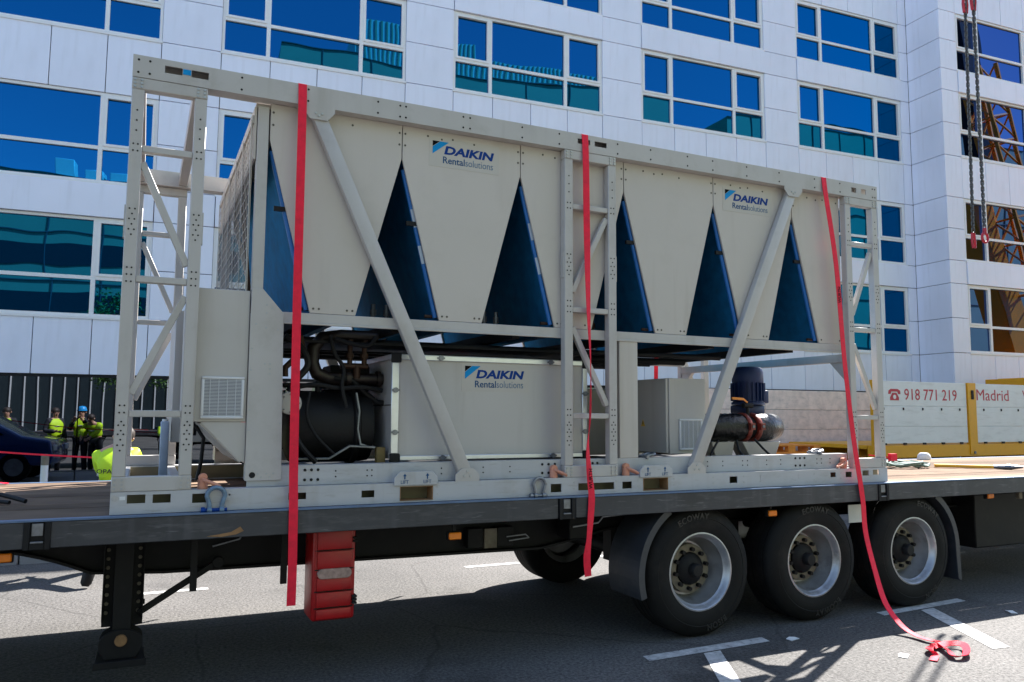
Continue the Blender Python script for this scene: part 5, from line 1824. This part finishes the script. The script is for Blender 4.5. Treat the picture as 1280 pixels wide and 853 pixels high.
# ================================================================== PEOPLE
def skin_obj(name, J, edges, material, parent, sub=2):
    names = []
    for e in edges:
        for n in e:
            if n not in names: names.append(n)
    me = bpy.data.meshes.new(name)
    me.from_pydata([J[n][0] for n in names], [(names.index(a), names.index(b)) for a, b in edges], [])
    o = bpy.data.objects.new(name, me)
    col.objects.link(o)
    md = o.modifiers.new('s', 'SKIN')
    md.use_smooth_shade = True
    for i, n in enumerate(names):
        r = J[n][1]
        me.skin_vertices[0].data[i].radius = r if isinstance(r, tuple) else (r, r)
    me.skin_vertices[0].data[0].use_root = True
    sb = o.modifiers.new('u', 'SUBSURF')
    sb.levels = sub
    dg = bpy.context.evaluated_depsgraph_get()
    m2 = bpy.data.meshes.new_from_object(o.evaluated_get(dg))
    bpy.data.objects.remove(o)
    m2.materials.clear()
    return obj(name, m2, material, parent)
def person(label, loc, rz, pose=None, vest=True, helmet=False, jacket=CLOTH, full=False):
    t = thing('person', label, 'person', loc, rz)
    # faces -Y in its own frame
    P = dict(pel=(0, 0, 0.95), spi=(0, 0.0, 1.15), che=(0, 0.01, 1.36), nec=(0, 0.02, 1.50), jaw=(0, -0.02, 1.58), hea=(0, 0.0, 1.66), top=(0, 0.015, 1.73),
             shl=(0.17, 0.02, 1.43), ell=(0.25, 0.03, 1.16), wrl=(0.24, -0.08, 0.93), shr=(-0.17, 0.02, 1.43), elr=(-0.25, 0.03, 1.16), wrr=(-0.24, -0.08, 0.93),
             hil=(0.09, 0, 0.90), knl=(0.11, -0.02, 0.50), anl=(0.12, 0.02, 0.09), tol=(0.13, -0.16, 0.04), hir=(-0.09, 0, 0.90), knr=(-0.11, -0.02, 0.50), anr=(-0.12, 0.02, 0.09), tor=(-0.13, -0.16, 0.04))
    if pose: P.update({k: v for k, v in pose.items() if k != 'face'})
    Rr = dict(pel=(0.15, 0.11), spi=(0.14, 0.10), che=(0.16, 0.11), nec=0.055, jaw=0.07, hea=(0.078, 0.092), top=0.05, shl=0.065, ell=0.043, wrl=0.03, shr=0.065, elr=0.043, wrr=0.03,
              hil=0.095, knl=0.062, anl=0.042, tol=0.04, hir=0.095, knr=0.062, anr=0.042, tor=0.04)
    V = {k: Vector(v) for k, v in P.items()}
    J = {k: (V[k], Rr[k]) for k in P}
    E = [('pel', 'spi'), ('spi', 'che'), ('che', 'nec'), ('nec', 'jaw'), ('jaw', 'hea'), ('hea', 'top')]
    for s in 'lr':
        E += [('che', 'sh' + s), ('sh' + s, 'el' + s), ('el' + s, 'wr' + s), ('pel', 'hi' + s), ('hi' + s, 'kn' + s), ('kn' + s, 'an' + s), ('an' + s, 'to' + s)]
        d = (V['wr' + s] - V['el' + s]).normalized()
        sd = d.cross(Vector((0, 1, 0.2))).normalized()
        J['pa' + s] = (V['wr' + s] + d*0.07, (0.038, 0.02))
        E.append(('wr' + s, 'pa' + s))
        for i, (off, ln) in enumerate(((-0.03, 0.075), (-0.01, 0.088), (0.011, 0.08), (0.031, 0.062))):
            J['f%d%s' % (i, s)] = (V['wr' + s] + d*(0.08 + ln*0.6) + sd*off + Vector((0, -0.01, 0)), 0.010)
            J['g%d%s' % (i, s)] = (V['wr' + s] + d*(0.08 + ln) + sd*off + Vector((0, -0.035, 0)), 0.009)
            E += [('pa' + s, 'f%d%s' % (i, s)), ('f%d%s' % (i, s), 'g%d%s' % (i, s))]
        J['th' + s] = (V['wr' + s] + d*0.06 - sd*0.055 + Vector((0, -0.03, 0)), 0.011)
        E.append(('wr' + s, 'th' + s))
    body = skin_obj('body', J, E, SKIN, t)
    def grow(keys, k): return {n: (J[n][0], tuple(x + k for x in J[n][1]) if isinstance(J[n][1], tuple) else J[n][1] + k) for n in keys}
    tk = ['pel', 'hil', 'knl', 'anl', 'hir', 'knr', 'anr']
    skin_obj('trousers', grow(tk, 0.018), [('pel', 'hil'), ('hil', 'knl'), ('knl', 'anl'), ('pel', 'hir'), ('hir', 'knr'), ('knr', 'anr')], CLOTH, t)
    jk = ['pel', 'spi', 'che', 'shl', 'ell', 'wrl', 'shr', 'elr', 'wrr']
    skin_obj('jacket', grow(jk, 0.028), [('pel', 'spi'), ('spi', 'che'), ('che', 'shl'), ('shl', 'ell'), ('ell', 'wrl'), ('che', 'shr'), ('shr', 'elr'), ('elr', 'wrr')], jacket, t)
    if vest:
        v = grow(['pel', 'spi', 'che', 'shl', 'shr'], 0.042)
        vo = skin_obj('safety_vest', v, [('pel', 'spi'), ('spi', 'che'), ('che', 'shl'), ('che', 'shr')], HIVIS, t)
        for key, zz in (('spi', -0.02), ('che', -0.08)):
            rx, ry = J[key][1]
            bnd = MB()
            ax_ = (V['che'] - V['pel']).normalized()
            c0 = V[key] + ax_*zz
            u_ = Vector((1, 0, 0))
            w_ = ax_.cross(u_).normalized()
            bnd.tube([c0 + u_*(rx + 0.016)*0.78*math.cos(2*math.pi*i/20) + w_*(ry + 0.022)*0.92*math.sin(2*math.pi*i/20) for i in range(20)], 0.022, 6, closed=True)
            bnd.build('reflective_band', REFLT, vo)
    for s in 'lr':
        bt = MB()
        a_, b_2 = V['an' + s], V['to' + s]
        d = (b_2 - a_)
        bt.tube([a_ + Vector((0, 0, 0.14)) if not full else a_ - (V['an' + s] - V['kn' + s]).normalized()*0.16, a_, a_ + d*0.3 + Vector((0, 0, -0.02)), b_2, b_2 + d*0.18], [0.062, 0.058, 0.056, 0.05, 0.03], 12)
        bt.build('boot', BLACK, t)
    hd = V['hea']
    upd = (V['top'] - V['nec']).normalized()
    hm = MB()
    if helmet:
        hm.lathe([(0.125, 0.0), (0.128, 0.01), (0.115, 0.02), (0.112, 0.06), (0.09, 0.105), (0.05, 0.128), (0.0, 0.134)], hd + upd*0.03, upd, 24)
        hm.build('helmet', HELMET, t)
    else:
        hm.lathe([(0.098, -0.02), (0.104, 0.02), (0.094, 0.065), (0.06, 0.10), (0.0, 0.115)], hd + upd*0.005 + Vector((0, 0.018, 0)), upd, 20)
        hm.build('hair', HAIR, t)
    fc = MB()
    fd = Vector((0, -1, 0))
    if pose and 'face' in pose: fd = Vector(pose['face']).normalized()
    sd = fd.cross(upd).normalized()
    c0 = hd - upd*0.015
    fc.lathe([(0.0, 0.0), (0.014, 0.004), (0.018, 0.02), (0.0, 0.03)], c0 + fd*0.118 - upd*0.02, -fd, 8)
    for s in (-1, 1):
        fc.lathe([(0.0, -0.02), (0.022, -0.012), (0.026, 0.0), (0.018, 0.014), (0.0, 0.018)], c0 + sd*s*0.088 - fd*0.01, fd, 8)
    fc.build('nose_and_ears', SKIN, t)
    ey = MB()
    for s in (-1, 1): ey.lathe([(0.0, -0.006), (0.011, 0.0), (0.0, 0.006)], c0 + fd*0.088 + sd*s*0.034 + upd*0.012, fd, 8)
    ey.bar(c0 + fd*0.09 + sd*0.022 - upd*0.06, c0 + fd*0.09 - sd*0.022 - upd*0.06, 0.006, 0.006, up=upd)
    ey.build('eyes_and_mouth', HAIR, t)
    return t
# bent worker just behind the trailer, seen from behind (faces +Y)
bend = dict(pel=(-0.02, -0.10, 0.88), spi=(0.0, -0.10, 1.03), che=(-0.02, -0.13, 1.20), nec=(-0.07, -0.20, 1.31), jaw=(-0.10, -0.25, 1.34), hea=(-0.095, -0.24, 1.40), top=(-0.10, -0.22, 1.46),
            shl=(0.13, -0.16, 1.19), ell=(0.10, -0.36, 1.02), wrl=(-0.04, -0.48, 1.02), shr=(-0.20, -0.17, 1.21), elr=(-0.26, -0.36, 1.04), wrr=(-0.22, -0.50, 1.08),
            hil=(0.08, -0.08, 0.84), knl=(0.10, 0.20, 0.50), anl=(0.12, 0.62, 0.20), tol=(0.15, 0.66, 0.05), hir=(-0.10, -0.10, 0.84), knr=(-0.14, -0.35, 0.48), anr=(-0.15, -0.28, 0.09), tor=(-0.16, -0.46, 0.04), face=(-0.3, -1, -0.2))
wk = person('person in a bright yellow hi-vis vest stooping behind the trailer by the left tower', (-0.12, 4.36, 0.0), R(180), bend, vest=True, jacket=HIVIS, full=True)
tx = text_fit('OPAIMAS', 'vest_lettering', MATS['dark_workwear'], wk, 0.14, -0.16, 1.03, 1.075, 0.055, bold=0.01, th=0.002)
for v in tx.data.vertices:
    u = (v.co.x + 0.01)/0.15
    v.co.y = 0.072 - 0.055*u*u + (v.co.y - 0.055)*-1
phone = dict(ell=(0.26, -0.08, 1.20), wrl=(0.14, -0.26, 1.42), elr=(-0.26, -0.08, 1.20), wrr=(-0.08, -0.27, 1.44))
person('person in a blue helmet and hi-vis vest holding a phone, mirrored in the shopfront', (-2.14, 4.95, 0.0), R(180), phone, helmet=True)
person('bareheaded person with a hi-vis vest mirrored in the shopfront left of the helmeted one', (-2.75, 5.0, 0.0), R(140), dict(wrl=(0.12, -0.25, 1.15)))
person('person in a hi-vis vest at the left edge of the shopfront mirror', (-3.9, 4.9, 0.0), R(170))
person('person in a full hi-vis jacket bending forward, mirrored in the shopfront', (-1.75, 5.05, 0.0), R(200), dict(che=(0, -0.16, 1.28), nec=(0, -0.25, 1.38), jaw=(0, -0.31, 1.42), hea=(0, -0.32, 1.49), top=(0, -0.30, 1.55), shl=(0.17, -0.18, 1.30), shr=(-0.17, -0.18, 1.30),
       ell=(0.22, -0.36, 1.12), wrl=(0.12, -0.5, 1.0), elr=(-0.22, -0.36, 1.12), wrr=(-0.12, -0.5, 1.0), spi=(0, -0.05, 1.12)), jacket=HIVIS)

# ================================================================== ACROSS THE STREET (seen mirrored in the windows)
def opposite(name, label, x0, x1, y, h, floors, band=True, top=None):
    t = thing(name, label, 'building', (x0, y, 0), 0)
    w = x1 - x0
    MB().box(0, w, -12, 0, 0, h).build('wall', OPPW, t)
    fh = h/floors
    if band: MB().box(0.3, w - 0.3, 0.001, 0.09, 0.0, fh*1.30).build('added_dark_glazing', OPPD, t)  # dark front added to darken the background mirrored in the shopfront
    if band:
        jb = MB()
        xx = 0.4
        while xx < w - 0.4:
            jb.box(xx, xx + 0.07, 0.10, 0.16, 0.0, fh*1.25)
            xx += 0.78
        stuff(jb.build('fence_bars', VENTW, t))  # pale bars added for the mirrored lines of a fence
    for k in range(1 if band else 0, floors):
        z0 = k*fh + fh*(0.35 if k != 1 else 0.45)
        b = MB()
        b.box(0.6, w - 0.6, 0.002, 0.05, z0, z0 + fh*0.42)
        if band: b.build('window_band', OPPD, t)
    j = MB()
    n = int(w/3)
    for k in range(1, n): j.box(k*w/n - 0.03, k*w/n + 0.03, 0.003, 0.07, 0, h)
    for k in range(1, floors + 1): j.box(0, w, 0.004, 0.08, k*fh - 0.06, k*fh)
    stuff(j.build('facade_joints', CORE, t))
    if top:
        for (a, b_, zz, dd) in top:
            q = MB()
            q.box(a, b_, -10, -dd, h + 0.01, h + zz)
            tp_ = q.build('roof_house', CYANP, t)
            q = MB()
            xx = a + 0.2
            while xx < b_:
                q.box(xx, xx + 0.12, -dd + 0.002, -dd + 0.08, h + 0.02, h + zz)
                xx += 0.4
            stuff(q.build('roof_ribs', OPPW, tp_))
    return t
opposite('glass_fronted_building', 'low glass fronted building across the street mirrored in the left windows', -45, 1.5, -30, 17.4, 5)
opposite('panel_clad_building', 'tall panel clad building across the street mirrored in the middle windows', 3.6, 36.0, -30, 28.9, 7, band=False, top=[(5.5, 15.5, 3.4, 1.5), (15.52, 27.0, 2.2, 1.5)])
opposite('corner_building', 'pale corner building across the street mirrored in the windows before the wing', 41.5, 75, -30, 28.6, 7, band=False, top=[(43, 47, 2.0, 1.0)])
# roof plant on the low building
rp_ = thing('rooftop_plant', 'small air conditioning units on the roof across the street', 'air conditioner', (-10.5, -31.0, 17.4))
for x in (0, 1.6, 2.9):
    MB().box(x, x + 1.0, -0.5, 0.5, 0.02, 1.3 if x == 0 else 0.8).build('condensing_unit', VENTW, rp_, 0.03)
# street tree across the road
tr_ = thing('street_tree', 'leafy green street tree across the road mirrored in a left window', 'tree', (-4.6, -22, 0))
a = MB()
a.tube([(0, 0, 0), (0.05, 0, 1.5), (-0.05, 0.05, 3.2), (0.1, 0, 5.0)], [0.22, 0.17, 0.14, 0.08], 10)
for k in range(9):
    t = 2*math.pi*k/9
    z = 2.8 + 0.28*k
    a.tube([(0, 0, z), (0.8*math.cos(t), 0.8*math.sin(t), z + 0.8), (1.7*math.cos(t), 1.7*math.sin(t), z + 1.8)], [0.08, 0.05, 0.02], 6)
a.build('trunk', BARK, tr_)
rnd = random.Random(11)
lv = MB()
cl = [(rnd.uniform(-2, 2), rnd.uniform(-2, 2), rnd.uniform(3.6, 8.4), rnd.uniform(0.6, 1.1)) for _ in range(34)]
vs, fs = [], []
for (cx_, cy_, cz_, r_) in cl:
    for _ in range(150):
        d = Vector((rnd.gauss(0, 1), rnd.gauss(0, 1), rnd.gauss(0, 1))).normalized()*r_*rnd.uniform(0.5, 1.05)
        p = Vector((cx_, cy_, cz_)) + d
        u = Vector((rnd.gauss(0, 1), rnd.gauss(0, 1), rnd.gauss(0, 1))).normalized()
        w = u.cross(Vector((rnd.gauss(0, 1), rnd.gauss(0, 1), rnd.gauss(0, 1)))).normalized()
        s = rnd.uniform(0.07, 0.13)
        n = len(vs)
        vs += [p - u*s, p + w*s*0.5, p + u*s, p - w*s*0.5]
        fs.append((n, n + 1, n + 2, n + 3))
lv.add(vs, fs)
stuff(lv.build('crown', LEAF, tr_))
